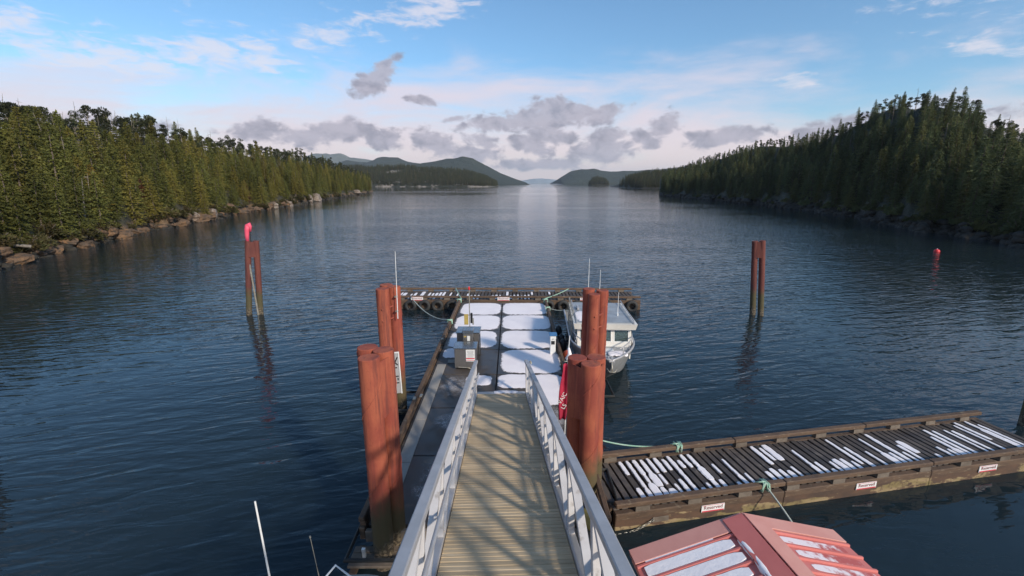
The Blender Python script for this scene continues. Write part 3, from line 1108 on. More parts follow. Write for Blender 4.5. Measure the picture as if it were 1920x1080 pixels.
def plant(side):
    rng = np.random.default_rng(11 if side < 0 else 12)
    pts = []
    if side < 0:
        bx = (-330.0, -30.0, 20.0, 520.0)
    else:
        bx = (40.0, 330.0, 24.0, 430.0)
    y = bx[2]
    while y < bx[3]:
        s = 2.15 + 0.0042 * y
        xs = np.arange(bx[0], bx[1], s)
        px = xs + rng.uniform(-0.48, 0.48, len(xs)) * s
        py = y + rng.uniform(-0.48, 0.48, len(xs)) * s
        pts.append(np.stack([px, py], 1))
        y += s
    P = np.concatenate(pts)
    a = P[:, 0] / P[:, 1]
    ok = ((a < -0.303) & (a > -1.6)) if side < 0 else ((a > 0.322) & (a < 1.6))
    P = P[ok]
    z, t = hill(side, P[:, 0], P[:, 1])
    d = P[:, 1] - shore_y(side, P[:, 0] / P[:, 1])
    ok = (d > 0.9) & (t < 1.10)
    P, z, t, d = P[ok], z[ok], t[ok], d[ok]
    return P, z, t, d, rng


for side in (-1, 1):
    P, z, t, d, rng = plant(side)
    n = len(P)
    a = P[:, 0] / P[:, 1]
    sc = rng.uniform(0.72, 1.12, n) * np.where(d < 5, 0.78, 1.0) * (1 - (0.30 if side < 0 else 0.50) * np.clip(t, 0, 1))
    crest = t > (0.66 if side < 0 else 0.86)
    is_pine = crest & (rng.random(n) < (0.85 if side < 0 else 0.55))
    seen = np.abs(a) < 1.16
    size = sc * 10.0 / P[:, 1]
    # conifers: the ones that show largest stand as single trees
    con = np.where(~is_pine & seen)[0]
    con = con[np.argsort(-(size[con] * np.where(d[con] < 14, 1.0, 0.72)))][:150]
    single = set(con.tolist())
    pin = np.where(is_pine & seen & (t < 1.04))[0]
    pin = pin[np.argsort(-size[pin])][:45]
    single |= set(pin.tolist())
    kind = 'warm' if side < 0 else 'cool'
    if side < 0:
        lab_c, grp_c = 'sunlit yellow-green conifer on the shore with orange rocks', 'conifers on the sunlit rocky shore'
        lab_p, grp_p = 'bushy-topped pine with pale bare stem on the crest of the sunlit shore', 'pines along the crest of the sunlit shore'
    else:
        lab_c, grp_c = 'dark green conifer on the shaded steep domed hill', 'conifers on the shaded hill'
        lab_p, grp_p = 'dark bushy-topped pine on the crest of the domed hill', 'pines along the crest of the domed hill'
    for q in con:
        tree('conifer_tree', kind, int(rng.integers(0, 7)), (P[q, 0], P[q, 1], z[q] - 0.15), rng.uniform(0, 6.28), float(sc[q]),
             ('%s sunlit conifer %s, %s' if side < 0 else '%s shaded conifer %s, %s') % (build_word(sc[q], 0.70, 0.92), tier(t[q]), where(side, a[q], t[q])), grp_c, 'conifer',
             lean=(rng.normal(0, 0.03), rng.normal(0, 0.03)))
    for q in pin:
        tree('shore_pine', 'pine', int(rng.integers(0, 6)), (P[q, 0], P[q, 1], z[q] - 0.15), rng.uniform(0, 6.28), float(sc[q]) * (1.2 if side < 0 else 1.0),
             ('%s bushy-topped pine on the sunlit crest, %s' if side < 0 else '%s dark bushy pine on the shaded crest, %s') % (build_word(sc[q], 0.62, 0.78), where(side, a[q], t[q])), grp_p, 'pine',
             lean=(rng.normal(0, 0.04), rng.normal(0, 0.04)))
    rest = np.array([i not in single for i in range(n)])
    for sel, kd, lab in ((rest & ~is_pine, kind, 'dense conifer forest behind the front trees of the ' + ('sunlit shore' if side < 0 else 'shaded hill')),
                         (rest & is_pine, 'pine', 'massed pines farther along the crest of the ' + ('sunlit shore' if side < 0 else 'shaded hill'))):
        forest_gn('forest', np.stack([P[sel, 0], P[sel, 1], z[sel] - 0.15], 1), sc[sel], kd, lab, 3 + side)

# far woods
def far_wood(X, Y, Z, n, zmin, label, seed, smin=0.9, smax=1.4, amax=None, skip=0.0):
    rng = np.random.default_rng(seed)
    m1, m2 = X.shape
    i = rng.uniform(0, m1 - 1.001, n)
    j = rng.uniform(0.3, m2 * 0.66, n)
    i0, j0 = i.astype(int), j.astype(int)
    fi, fj = i - i0, j - j0
    def lerp(A):
        return (A[i0, j0] * (1 - fi) + A[i0 + 1, j0] * fi) * (1 - fj) + (A[i0, j0 + 1] * (1 - fi) + A[i0 + 1, j0 + 1] * fi) * fj
    x, y, z = lerp(X), lerp(Y), lerp(Z)
    ok = z > zmin
    if skip:
        k = value_noise(x / 55, y / 55, 9)
        ok &= ~((k > skip) & (z > 26) & (x < -150))
    forest_gn('forest', np.stack([x, y, z - 0.4], 1)[ok], rng.uniform(smin, smax, ok.sum()), 'far', label, seed)


far_wood(MLX, MLY, MLZ, 7000, 1.2, 'far conifer woods on the low headland with pale rock slabs', 31, 0.75, 1.25, skip=0.60)
far_wood(MRX, MRY, MRZ, 2600, 0.6, 'dark conifer woods on the headland below the far hills', 32, 0.8, 1.3)
far_wood(ISX, ISY, ISZ, 420, 0.4, 'conifer woods covering the small round islet', 33, 0.9, 1.35)


# dead standing trunks
def snag(loc, h, lean, label, group, seed):
    rg = random.Random(seed)
    t = thing('dead_tree', label, 'dead tree', loc, (lean[0], lean[1], rg.uniform(0, 6)), group)
    trunk_mb(h, 0.085, seed, 0.12, 6, 1.0).build('trunk', 'bare_wood', t)
    for i in range(rg.randint(3, 6)):
        zz = h * rg.uniform(0.35, 0.95)
        az_ = rg.uniform(0, 6.28)
        l = rg.uniform(0.25, 0.8)
        MB().tube([(0, 0, zz), (l * math.cos(az_), l * math.sin(az_), zz + rg.uniform(-0.25, 0.2))], 0.03, 5, [0.035, 0.012]).build('limb', 'bare_wood', t)


rg = random.Random(5)
for i in range(60):
    a_ = -rg.uniform(0.40, 1.14) if i > 30 else -rg.uniform(0.62, 1.14)
    ys = float(shore_y(-1, a_))
    yr = ys * 1.25 + 18
    tt = rg.uniform(0.10, 0.6) if i % 3 == 0 else rg.uniform(0.68, 1.0)
    yy = ys + (yr - ys) * tt
    zz, _ = hill(-1, np.array([a_ * yy]), np.array([yy]))
    snag((a_ * yy, yy, float(zz[0])), rg.uniform(5.0, 8.0), (rg.gauss(0, 0.07), rg.gauss(0, 0.07)),
         ('bare grey dead trunk among crest pines, ' if tt > 0.65 else 'pale dead trunk low among sunlit conifers, ') + where(-1, a_, tt),
         'dead trunks on the sunlit shore' if tt > 0.65 else 'dead trunks low on the sunlit shore', 100 + i)
for i in range(16):
    a_ = rg.uniform(0.36, 1.1)
    ys = float(shore_y(1, a_))
    yr = ys * 1.25 + 22
    yy = ys + (yr - ys) * rg.uniform(0.15, 1.0)
    zz, _ = hill(1, np.array([a_ * yy]), np.array([yy]))
    snag((a_ * yy, yy, float(zz[0])), rg.uniform(4, 7), (rg.gauss(0, 0.05), rg.gauss(0, 0.05)), 'bare grey dead trunk on the shaded hill, ' + where(1, a_, 0),
         'dead trunks on the shaded hill', 300 + i)


def on_shore(side, a_, inland):
    yy = float(shore_y(side, a_)) + inland
    zz, _ = hill(side, np.array([a_ * yy]), np.array([yy]))
    return Vector((a_ * yy, yy, float(zz[0])))


p = on_shore(-1, -0.90, 3.5)
tree('conifer_tree', 'warm', 3, p, 0.4, 0.75, 'yellowing golden conifer low on the sunlit shore', None, 'conifer', 'needles_yellow')
p = on_shore(-1, -0.80, 4.0)
tree('conifer_tree', 'warm', 1, p, 1.4, 0.62, 'small russet dying conifer beside the pale streaked outcrop', None, 'conifer', 'needles_red')
p = on_shore(-1, -0.575, 4.0)
tree('conifer_tree', 'warm', 2, p, 2.4, 0.8, 'red-brown dead-needled conifer at the water of the sunlit shore', None, 'conifer', 'needles_red')
# waterside shrubs
for i in range(40):
    a_ = -1.14 + i * 0.0195 + rg.uniform(-0.008, 0.008)
    p = on_shore(-1, a_, rg.uniform(1.0, 2.4))
    tree('shrub', 'shrub', i, p - Vector((0, 0, 0.2)), rg.uniform(0, 6), rg.uniform(0.6, 1.25) * (1 + 0.003 * p.y), 'olive waterside shrub, ' + where(-1, a_, 0),
         'shrubs along the sunlit waterline', 'shrub')
for i in range(34):
    a_ = 0.34 + i * 0.0235 + rg.uniform(-0.01, 0.01)
    p = on_shore(1, a_, rg.uniform(1.4, 2.6))
    tree('shrub', 'shrub', i, p - Vector((0, 0, 0.1)), rg.uniform(0, 6), rg.uniform(0.7, 1.3) * (1 + 0.002 * p.y), 'dark shaded waterside shrub, ' + where(1, a_, 0),
         'shrubs along the shaded waterline', 'shrub', 'needles_shaded')


# ------------------------------------------------------------------ shore rocks
def rock_mesh(name, mat, seed, sub=3):
    bm = bmesh.new()
    bmesh.ops.create_icosphere(bm, subdivisions=sub, radius=1.0)
    rg_ = random.Random(seed)
    ph = [rg_.uniform(0, 6) for _ in range(9)]
    pl = [(Vector((rg_.gauss(0, 1), rg_.gauss(0, 1), rg_.gauss(0, 0.6))).normalized(), rg_.uniform(0.55, 0.85)) for _ in range(9)]
    for v in bm.verts:
        q = v.co.copy()
        for nrm, dd in pl:
            k = q.dot(nrm)
            if k > dd:
                q -= nrm * (k - dd) * 0.85
        f = 1 + 0.10 * math.sin(q.x * 4 + ph[0]) * math.sin(q.y * 5 + ph[1]) + 0.07 * math.sin(q.z * 9 + ph[2] + q.x * 3)
        v.co = q * f
    me = bpy.data.meshes.new(name)
    bm.to_mesh(me)
    bm.free()
    me.materials.append(MATS[mat])
    return me


ro = [rock_mesh('shore_rock', 'rock_orange', 20 + i) for i in range(4)]
rp = [rock_mesh('shore_rock', 'rock_pale', 30 + i) for i in range(3)]
rd = [rock_mesh('shore_rock', 'rock_dark', 40 + i, 2) for i in range(4)]
for i in range(58):
    a_ = -1.145 + i * 0.0115 + rg.uniform(-0.004, 0.004)
    p = on_shore(-1, a_, rg.uniform(-0.3, 1.3))
    k = 1 + p.y / 130.0
    s = rg.uniform(0.35, 0.85) * k
    o = obj('shore_rock', ro[i % 4], None, (p.x, p.y, max(p.z, 0.0) + 0.15 * k), (rg.uniform(-.3, .3), rg.uniform(-.3, .3), rg.uniform(0, 6)),
            (s * rg.uniform(1.0, 1.8), s * rg.uniform(0.8, 1.2), s * rg.uniform(0.5, 0.85)))
    tag(o, ('large' if s > 0.65 * k else 'small') + ' orange-brown rock at the waterline, ' + where(-1, a_, 0), 'rock', 'orange rocks along the sunlit shore')
for a_, sx, sy, sz, lab in ((-0.700, 3.2, 1.5, 1.5, 'large pale streaked rock outcrop at the water of the sunlit shore'),
                            (-0.655, 2.6, 1.4, 1.4, 'tall white-streaked rock outcrop beside the long pale one'),
                            (-0.520, 3.2, 2.0, 1.4, 'long low pale rock ledge reaching into the inlet'),
                            (-0.485, 2.8, 2.0, 1.3, 'blocky white rock at the end of the pale ledge'),
                            (-0.425, 5.0, 3.0, 2.6, 'tall pinkish bare rock face near the point'),
                            (-0.440, 2.6, 2.0, 2.2, 'small white rock below the pinkish rock face'),
                            (-0.335, 4.5, 3.0, 1.8, 'pale rock on the tip of the sunlit point')):
    p = on_shore(-1, a_, 0.9)
    tag(obj('rock_outcrop', rp[int(abs(a_) * 1000) % 3], None, (p.x, p.y, max(0.1, p.z) + sz * 0.2), (0, 0, math.atan2(-1, 1.2) + rg.uniform(-.2, .2)), (sx, sy, sz)), lab, 'rock')
# dark weed-covered rubble below the shaded hill, and along both waterlines
def rubble(side, n, mat, label, lo, hi, smin, smax, seed):
    rng = np.random.default_rng(seed)
    vs, fs, k0 = [], [], 0
    base = [np.array([v.co[:] for v in m_.vertices]) for m_ in rd]
    face = [np.array([p_.vertices[:] for p_ in m_.polygons]) for m_ in rd]
    for i in range(n):
        a_ = rng.uniform(lo, hi)
        p = on_shore(side, a_, rng.uniform(-0.9, 1.5))
        s = rng.uniform(smin, smax) * (1 + p.y / 160.0)
        q = i % 4
        an = rng.uniform(0, 6.28)
        M = np.array([[math.cos(an), -math.sin(an), 0], [math.sin(an), math.cos(an), 0], [0, 0, 1]])
        V = (base[q] * np.array([s * 1.4, s, s * 0.75])) @ M.T + np.array([p.x, p.y, max(p.z, -0.1)])
        vs.append(V); fs.append(face[q] + k0); k0 += len(V)
    tag(obj('shore_rubble', np_mesh('shore_rubble', np.concatenate(vs), np.concatenate(fs), mat)), label, None, kind='stuff')


rubble(1, 620, 'rock_dark', 'black weedy rubble along the waterline below the shaded hill', 0.325, 1.3, 0.25, 0.6, 3)
rubble(-1, 420, 'rock_dark', 'dark tidal rubble between the orange shore rocks', -1.3, -0.31, 0.15, 0.42, 4)
# drift logs and a fallen trunk
for a_, l, an, side, lab in ((0.735, 5.0, -0.5, 1, 'pale fallen trunk slanting down the shaded shore'), (0.54, 6.0, 0.1, 1, 'bleached drift log lying along the shaded waterline'),
                             (-1.13, 4.0, 0.8, -1, 'twisted grey driftwood log on the sunlit shore'), (0.42, 7.0, 0.15, 1, 'thin bleached log on the far part of the shaded shore')):
    p = on_shore(side, a_, 1.3)
    t_ = thing('drift_log', lab, 'log', (p.x, p.y, p.z + 0.45), (0, 0, an))
    MB().tube([(-l / 2, 0, 0.9), (0, 0.1, 0.35), (l / 2, 0, -0.1)], 0.13, 7, [0.07, 0.12, 0.16]).build('trunk', 'bare_wood', t_)
    MB().tube([(l * 0.1, 0, 0.3), (l * 0.02, 0.5, 0.9)], 0.04, 5).build('branch', 'bare_wood', t_)


# ================================================================== steel piles
def pile(root, base, top, r, mat='rust_steel', seam=True, turns=None, ph=0.0):
    base, top = Vector(base), Vector(top)
    o = MB()
    ax = (top - base)
    M = rot_to(ax)
    n = 28
    prof = [(r, -1.2), (r, ax.length - 0.012), (r - 0.012, ax.length)]
    o.lathe(prof, base, n, M)
    ob = smooth_angle(o.build('pile', mat, root), 40)
    if seam:
        L = ax.length
        pitch = 1.35
        k = int(L / pitch * 22)
        pts = []
        for i in range(k + 1):
            zz = 0.2 + (L - 0.25) * i / k
            an = ph + 2 * PI * zz / pitch * 0.75
            pts.append(base + M @ Vector((math.cos(an) * (r + 0.001), math.sin(an) * (r + 0.001), zz)))
        MB().tube(pts, 0.011, 5).build('weld_seam', mat, ob)
    return ob


def web(root, p, q, r, z0, z1, out, mat='rust_steel', slant=0.12):
    """flat plate welded across two piles, on the side of direction out, lower edge slightly slanted"""
    p, q, n = Vector(p), Vector(q), Vector(out).normalized()
    th = 0.025
    a, b = p + n * (r - 0.03), q + n * (r - 0.03)
    vs = []
    for dz, pt in ((z0, a), (z0 + slant, b)):
        vs.append((pt, dz))
    A0, B0 = Vector((a.x, a.y, z0)), Vector((b.x, b.y, z0 + slant))
    A1, B1 = Vector((a.x, a.y, z1)), Vector((b.x, b.y, z1))
    t = n * th
    MB().hexa([A0, B0, B0 + t, A0 + t, A1, B1, B1 + t, A1 + t]).build('web_plate', mat, root)


def cluster(label, c, ztop, offs, r, plates=(), bars=(), mat='rust_steel', lean=(0, 0), zplate=1.35, weldph=0.4):
    root = thing('pile_cluster', label, 'pilings', (c[0], c[1], 0))
    tops = []
    for i, (ox, oy, dz) in enumerate(offs):
        b = Vector((ox, oy, 0))
        t_ = Vector((ox + lean[0], oy + lean[1], ztop + dz))
        pile(root, b, t_, r, mat, True, ph=weldph + i * 1.1)
        tops.append(t_)
    for i, j, outv in plates:
        web(root, tops[i], tops[j], r, ztop - zplate, ztop - 0.10, outv, mat)
    if plates:
        # top plate closing the middle of the cluster
        cx_ = sum((t_ for t_ in tops), Vector()) / len(tops)
        poly = []
        pts = [((t_ - cx_).xy) for t_ in tops]
        MB().prism([(cx_.x + q.x * 0.92, cx_.y + q.y * 0.92) for q in pts], ztop - 0.16, ztop - 0.13).build('top_plate', mat, root)
    for i, j, zz in bars:
        a, b = tops[i], tops[j]
        f = Vector((0, -1, 0)) * (r + 0.02)
        MB().tube([Vector((a.x, a.y, zz)) + f, Vector(((a.x + b.x) / 2, (a.y + b.y) / 2, zz + 0.02)) + f * 0.92, Vector((b.x, b.y, zz + 0.05)) + f], 0.03, 8).build('tie_bar', mat, root)
    return root


cluster('rust-red triple pile cluster left of the gangway, welded plates at its top', (-2.74, 8.42), 4.72,
        [(0.0, -0.24, 0), (0.17, 0.18, 0), (-0.20, 0.33, 0)], 0.208, plates=[(0, 1, (0.85, -0.55, 0)), (2, 0, (-0.93, 0.35, 0))], lean=(-0.03, 0.05), zplate=1.35)
cluster('rust-red triple pile cluster behind the fuel-side dock edge, tied with two bars', (-4.10, 14.6), 4.62,
        [(-0.16, -0.10, 0), (0.13, 0.24, 0), (-0.20, 0.52, 0)], 0.215, bars=[(0, 1, 3.95), (0, 1, 3.55)], lean=(0.0, 0.0), weldph=2.0)
cluster('rust-red triple pile cluster beside the red banner and plank float', (1.86, 10.05), 3.92,
        [(0.02, -0.22, 0), (-0.24, 0.16, 0), (0.22, 0.19, 0)], 0.228, plates=[(1, 0, (-0.8, -0.6, 0)), (0, 2, (0.85, -0.5, 0))], lean=(-0.05, 0.03), zplate=1.5, weldph=1.1)
cluster('rust-red triple pile cluster standing in front of the moored cabin boat', (2.98, 15.7), 4.24,
        [(-0.08, -0.18, -0.05), (0.26, 0.10, 0.02), (-0.20, 0.26, 0.04)], 0.212, bars=[(0, 1, 3.40), (0, 1, 2.95)], weldph=0.2)


def dolphin(label, b0, b1, t0, t1, r, mat, zpl):
    c = (Vector(b0) + Vector(b1)) / 2
    root = thing('dolphin_piles', label, 'pilings', (c.x, c.y, 0))
    for b, t_ in ((b0, t0), (b1, t1)):
        pile(root, Vector(b) - c, Vector(t_) - c, r, mat, False)
    a, b = Vector(t0) - c, Vector(t1) - c
    f = Vector((0, -r * 0.9, 0))
    MB().hexa([Vector((a.x, a.y, zpl)) + f, Vector((b.x, b.y, zpl)) + f, Vector((b.x, b.y, zpl)) + f * 0.7, Vector((a.x, a.y, zpl)) + f * 0.7,
               Vector((a.x, a.y, a.z - 0.05)) + f, Vector((b.x, b.y, b.z - 0.05)) + f, Vector((b.x, b.y, b.z - 0.05)) + f * 0.7, Vector((a.x, a.y, a.z - 0.05)) + f * 0.7]).build('web_plate', mat, root)
    return root


dl = dolphin('pair of brown piles joined at the top under the pink cover', (-16.38, 27.15, 0), (-15.75, 27.3, 0), (-15.86, 27.15, 4.62), (-15.46, 27.3, 4.60), 0.17, 'brown_steel', 3.62)
MB().tube([(0.13, -0.13, 3.7), (0.20, -0.12, 2.0), (0.28, -0.1, -0.3)], 0.055, 8).build('grey_pipe', 'galvanised', dl)
dolphin('pair of brown weedy piles standing alone off the boat side', (15.02, 27.2, 0), (15.44, 27.05, 0), (14.62, 27.2, 4.60), (14.98, 27.05, 4.64), 0.17, 'brown_steel', 3.6)
for x, y, lab in ((17.35, 13.9, 'dark pile at the outer end of the snowy plank float'), (-17.75, 13.6, 'dark pile out in the open water opposite the plank float')):
    t_ = thing('mooring_pile', lab, 'piling', (x, y, 0))
    pile(t_, (0, 0, 0), (0, 0, 3.7), 0.17, 'dark_steel', False)

# pink cover over the marker on the left dolphin
pk = thing('marker_post', 'bright pink cover drooping over a short post on the pile pair', 'marker', (-15.72, 27.12, 4.55))
MB().cyl((0.06, 0, -0.1), (0.06, 0, 0.95), 0.03, 0.03, 8).build('post', 'black', pk)
bm_ = MB()
bm_.tube([(-0.12, -0.03, 0.0), (-0.12, -0.03, 0.35), (-0.06, -0.03, 0.75), (0.02, -0.03, 0.98), (0.10, -0.03, 1.04), (0.14, -0.03, 0.92), (0.12, -0.03, 0.62)], 0.1, 12,
         [0.09, 0.12, 0.15, 0.16, 0.14, 0.10, 0.05])
bm_.build('cover', 'pink', pk, True)

# tide board fixed to the pile cluster
tb = thing('tide_board', 'white framed tide board with black marks on the rear pile cluster', 'board', (-3.90, 14.25, 1.02), (0, R(-1.5), R(12)))
MB().box((0, 0, 0.72), (0.27, 0.03, 1.44)).build('panel', 'aluminium', tb)
for xx in (-0.145, 0.145):
    MB().box((xx, -0.012, 0.72), (0.035, 0.05, 1.46)).build('frame', 'white_paint', tb)
MB().box((0, -0.012, 1.468), (0.325, 0.05, 0.035)).build('frame', 'white_paint', tb)
for k, (a, b) in enumerate((((-0.10, 1.22), (0.09, 1.02)), ((0.09, 1.30), (-0.02, 1.08)), ((-0.09, 0.93), (0.06, 0.93)), ((-0.10, 0.62), (0.09, 0.62)), ((-0.09, 0.52), (0.0, 0.62)),
                            ((-0.10, 0.38), (0.09, 0.38)), ((0.06, 0.56), (0.06, 0.47)))):
    MB().beam((a[0], -0.018, a[1]), (b[0], -0.018, b[1]), 0.006, 0.04, (0, 0, 1) if a[1] == b[1] else (1, 0, 0)).build('mark', 'black', tb)

# thin white whip on the rear left cluster
wp = thing('whip_antenna', 'thin white whip strapped to the rear pile cluster', 'antenna', (-3.80, 14.47, 3.6))
MB().cyl((0, 0, 0), (0.04, 0, 2.25), 0.016, 0.008, 8).build('whip', 'white_paint', wp)
for zz in (0.25, 0.75):
    MB().box((-0.02, 0.02, zz), (0.09, 0.06, 0.05)).build('bracket', 'galvanised', wp)

# ================================================================== main floating dock
DX0, DX1, DY0, DY1, DZ = -3.22, 2.04, 8.6, 27.75, 0.60
dock = thing('floating_dock', 'long dark wet concrete dock carrying snow patches and fuel cabinets', 'dock', (0, 0, 0))
rows = [8.62, 11.25, 14.0, 16.75, 19.5, 22.25, 25.0, 27.75]
for k in range(7):
    for xa, xb in ((DX0, -0.60), (-0.60, DX1)):
        y0, y1 = rows[k] + 0.02, rows[k + 1] - 0.02
        MB().box(((xa + xb) / 2, (y0 + y1) / 2, DZ - 0.08), (xb - xa - 0.04, y1 - y0, 0.16), None, 0.012).build('deck_panel', 'wet_concrete', dock)
for k in range(5):
    y0 = 8.9 + k * 3.78
    MB().box((-0.6, y0 + 1.7, 0.1), (4.9, 3.3, 0.68), None, 0.05).build('pontoon', 'dark_float', dock)
for xx in (DX0 - 0.075, DX1 + 0.075):
    for k in range(4):
        y0, y1 = 8.5 + k * 4.83, 8.5 + (k + 1) * 4.83 - 0.02
        MB().box((xx, (y0 + y1) / 2, 0.47), (0.13, y1 - y0, 0.30), None, 0.02).build('side_beam', 'timber', dock)
        MB().box((xx, (y0 + y1) / 2, 0.815), (0.13, y1 - y0 - 0.01, 0.13), None, 0.02).build('kerb_rail', 'timber', dock)
    for k in range(14):
        MB().box((xx, 8.75 + k * 1.42, 0.685), (0.12, 0.34, 0.125)).build('kerb_block', 'timber', dock)
for yy in (8.51, 27.84):
    MB().box((-0.59, yy, 0.44), (5.25, 0.12, 0.28), None, 0.02).build('end_beam', 'grey_timber', dock)
for k in range(4):
    MB().box((-2.93, 9.75 + k * 2.28, DZ + 0.012), (0.36, 2.26, 0.032), None, 0.006).build('walkway_board', 'pale_board', dock)
for k in range(2):
    MB().box((-2.52 + k * 0.42, 18.07, DZ + 0.012), (0.40, 0.34, 0.032), None, 0.006).build('walkway_board', 'pale_board', dock)
# pile guides: steel hoops round the clusters
for cx_, cy_, wx, wy in ((-2.75, 8.4, 1.3, 1.3), (-4.05, 14.7, 1.35, 1.4), (1.9, 10.1, 1.3, 1.3), (2.98, 15.75, 1.4, 1.4)):
    g = [(cx_ - wx / 2, cy_ - wy / 2, 0.5), (cx_ + wx / 2, cy_ - wy / 2, 0.5), (cx_ + wx / 2, cy_ + wy / 2, 0.5), (cx_ - wx / 2, cy_ + wy / 2, 0.5)]
    MB().tube(g, 0.05, 8, close=True).build('pile_guide', 'dark_float', dock)
# lower landing step at the shore end
for k in range(3):
    MB().box((-2.55, 8.32 - k * 0.19, 0.22), (1.75, 0.17, 0.06), None, 0.01).build('step_board', 'grey_timber', dock)
for xx in (-3.3, -1.8):
    MB().box((xx, 8.12, 0.12), (0.12, 0.75, 0.13)).build('step_bearer', 'timber', dock)
MB().box((-3.12, 8.05, 0.40), (0.07, 0.05, 0.34), Euler((0.35, 0.1, 0)).to_matrix()).build('white_strip', 'white_paint', dock)
for xx, yy in ((-3.3, 14.1), (-3.12, 14.3), (-3.26, 20.1)):
    MB().box((xx, yy, 0.90), (0.09, 0.20, 0.05), None, 0.015).build('cleat', 'galvanised', dock)


# ------------------------------------------------------------------ snow
def patch_mesh(seed, n=72, amp=0.05, sq=5.0, th=0.02):
    """one domed snow patch on a unit square, ragged rounded outline"""
    rg_ = random.Random(seed)
    ph = [(rg_.uniform(0, 6), rg_.uniform(0.3, 1)) for _ in range(7)]
    vs, fs = [], []
    rings = ((1.04, 0.0), (1.0, 0.25), (0.95, 0.6), (0.86, 0.9), (0.6, 1.0))
    for rr, zz in rings:
        for i in range(n):
            an = 2 * PI * i / n
            cx_, sy_ = math.cos(an), math.sin(an)
            sup = (abs(cx_) ** sq + abs(sy_) ** sq) ** (-1 / sq)
            wob = 1 + amp * 0.6 * sum(w_ * math.sin((k * 3 + 2) * an + p_) for k, (p_, w_) in enumerate(ph)) / 2.5
            vs.append((cx_ * sup * wob * rr, sy_ * sup * wob * rr, th * zz * (1 + 0.15 * math.sin(5 * cx_ * rr + ph[0][0]) * math.sin(4 * sy_ * rr + ph[1][0]))))
    vs.append((0, 0, th))
    for k in range(len(rings) - 1):
        fs += [(k * n + i, k * n + (i + 1) % n, (k + 1) * n + (i + 1) % n, (k + 1) * n + i) for i in range(n)]
    k = len(rings) - 1
    fs += [(k * n + i, k * n + (i + 1) % n, len(vs) - 1) for i in range(n)]
    mb = MB()
    mb.add(vs, fs)
    return mb.mesh('snow_patch', 'snow_melting', True)


def snow(x0, x1, y0, y1, seed, label, sq=5.0, amp=0.045, z=DZ + 0.004, mat=None, group=None, th=0.02):
    me = patch_mesh(seed, amp=amp, sq=sq, th=th)
    if mat:
        me.materials.clear()
        me.materials.append(MATS[mat])
    o = obj('snow_patch' if not mat else 'frost_patch', me, None, ((x0 + x1) / 2, (y0 + y1) / 2, z), None, ((x1 - x0) / 2 + (0 if mat else 0.10), (y1 - y0) / 2 + (0 if mat else 0.10), 1))
    return tag(o, label, 'snow', group)


snow(-0.50, 2.02, 25.12, 27.62, 1, 'white snow patch on the boat side at the outer end of the dock')
snow(-0.47, 2.04, 22.38, 24.92, 2, 'white snow patch on the boat side, second from the outer end')
snow(-0.48, 2.00, 19.62, 22.14, 3, 'white snow patch on the dock panel behind the blue-topped pedestal', amp=0.04)
snow(-0.42, 1.98, 16.86, 19.40, 4, 'wide white snow patch on the dock just beyond the gangway foot', amp=0.05)
snow(-0.48, 0.92, 15.55, 16.65, 5, 'small white snow patch touching the gangway foot', 3.0, 0.06)
snow(0.62, 1.98, 14.2, 16.66, 6, 'white snow patch between the gangway railing and the red banner', 3.6, 0.06)
snow(-3.02, -0.72, 25.12, 27.62, 7, 'white snow patch on the fuel side at the outer end of the dock', 4.0)
snow(-3.02, -0.72, 22.38, 24.90, 8, 'white snow patch around the yellow notice post', 4.0, 0.05)
snow(-2.98, -0.80, 19.72, 22.1, 9, 'white snow patch behind the steel fuel cabinets', 3.4, 0.06)
snow(-2.98, -2.30, 18.55, 19.55, 10, 'small grey-edged snow patch beside the fuel cabinet', 2.6, 0.08)
snow(-1.70, -0.86, 15.8, 16.55, 11, 'little snow patch by the left foot of the gangway', 2.6, 0.08, th=0.02)
snow(-2.85, -1.0, 14.6, 16.75, 21, 'thin brownish frost patch in front of the fuel cabinet', 2.4, 0.1, DZ + 0.005, 'frost')
snow(-2.7, -0.6, 8.75, 11.9, 22, 'grey speckled frost on the dock behind the near pile cluster', 2.4, 0.1, DZ + 0.005, 'frost')
snow(-2.6, -1.2, 12.2, 13.9, 23, 'faint frost patch on the dock beside the gangway railing', 2.4, 0.1, DZ + 0.005, 'frost')
snow(0.7, 2.0, 12.4, 14.4, 24, 'melting grey slush beside the red banner', 2.6, 0.1, DZ + 0.005, 'frost')


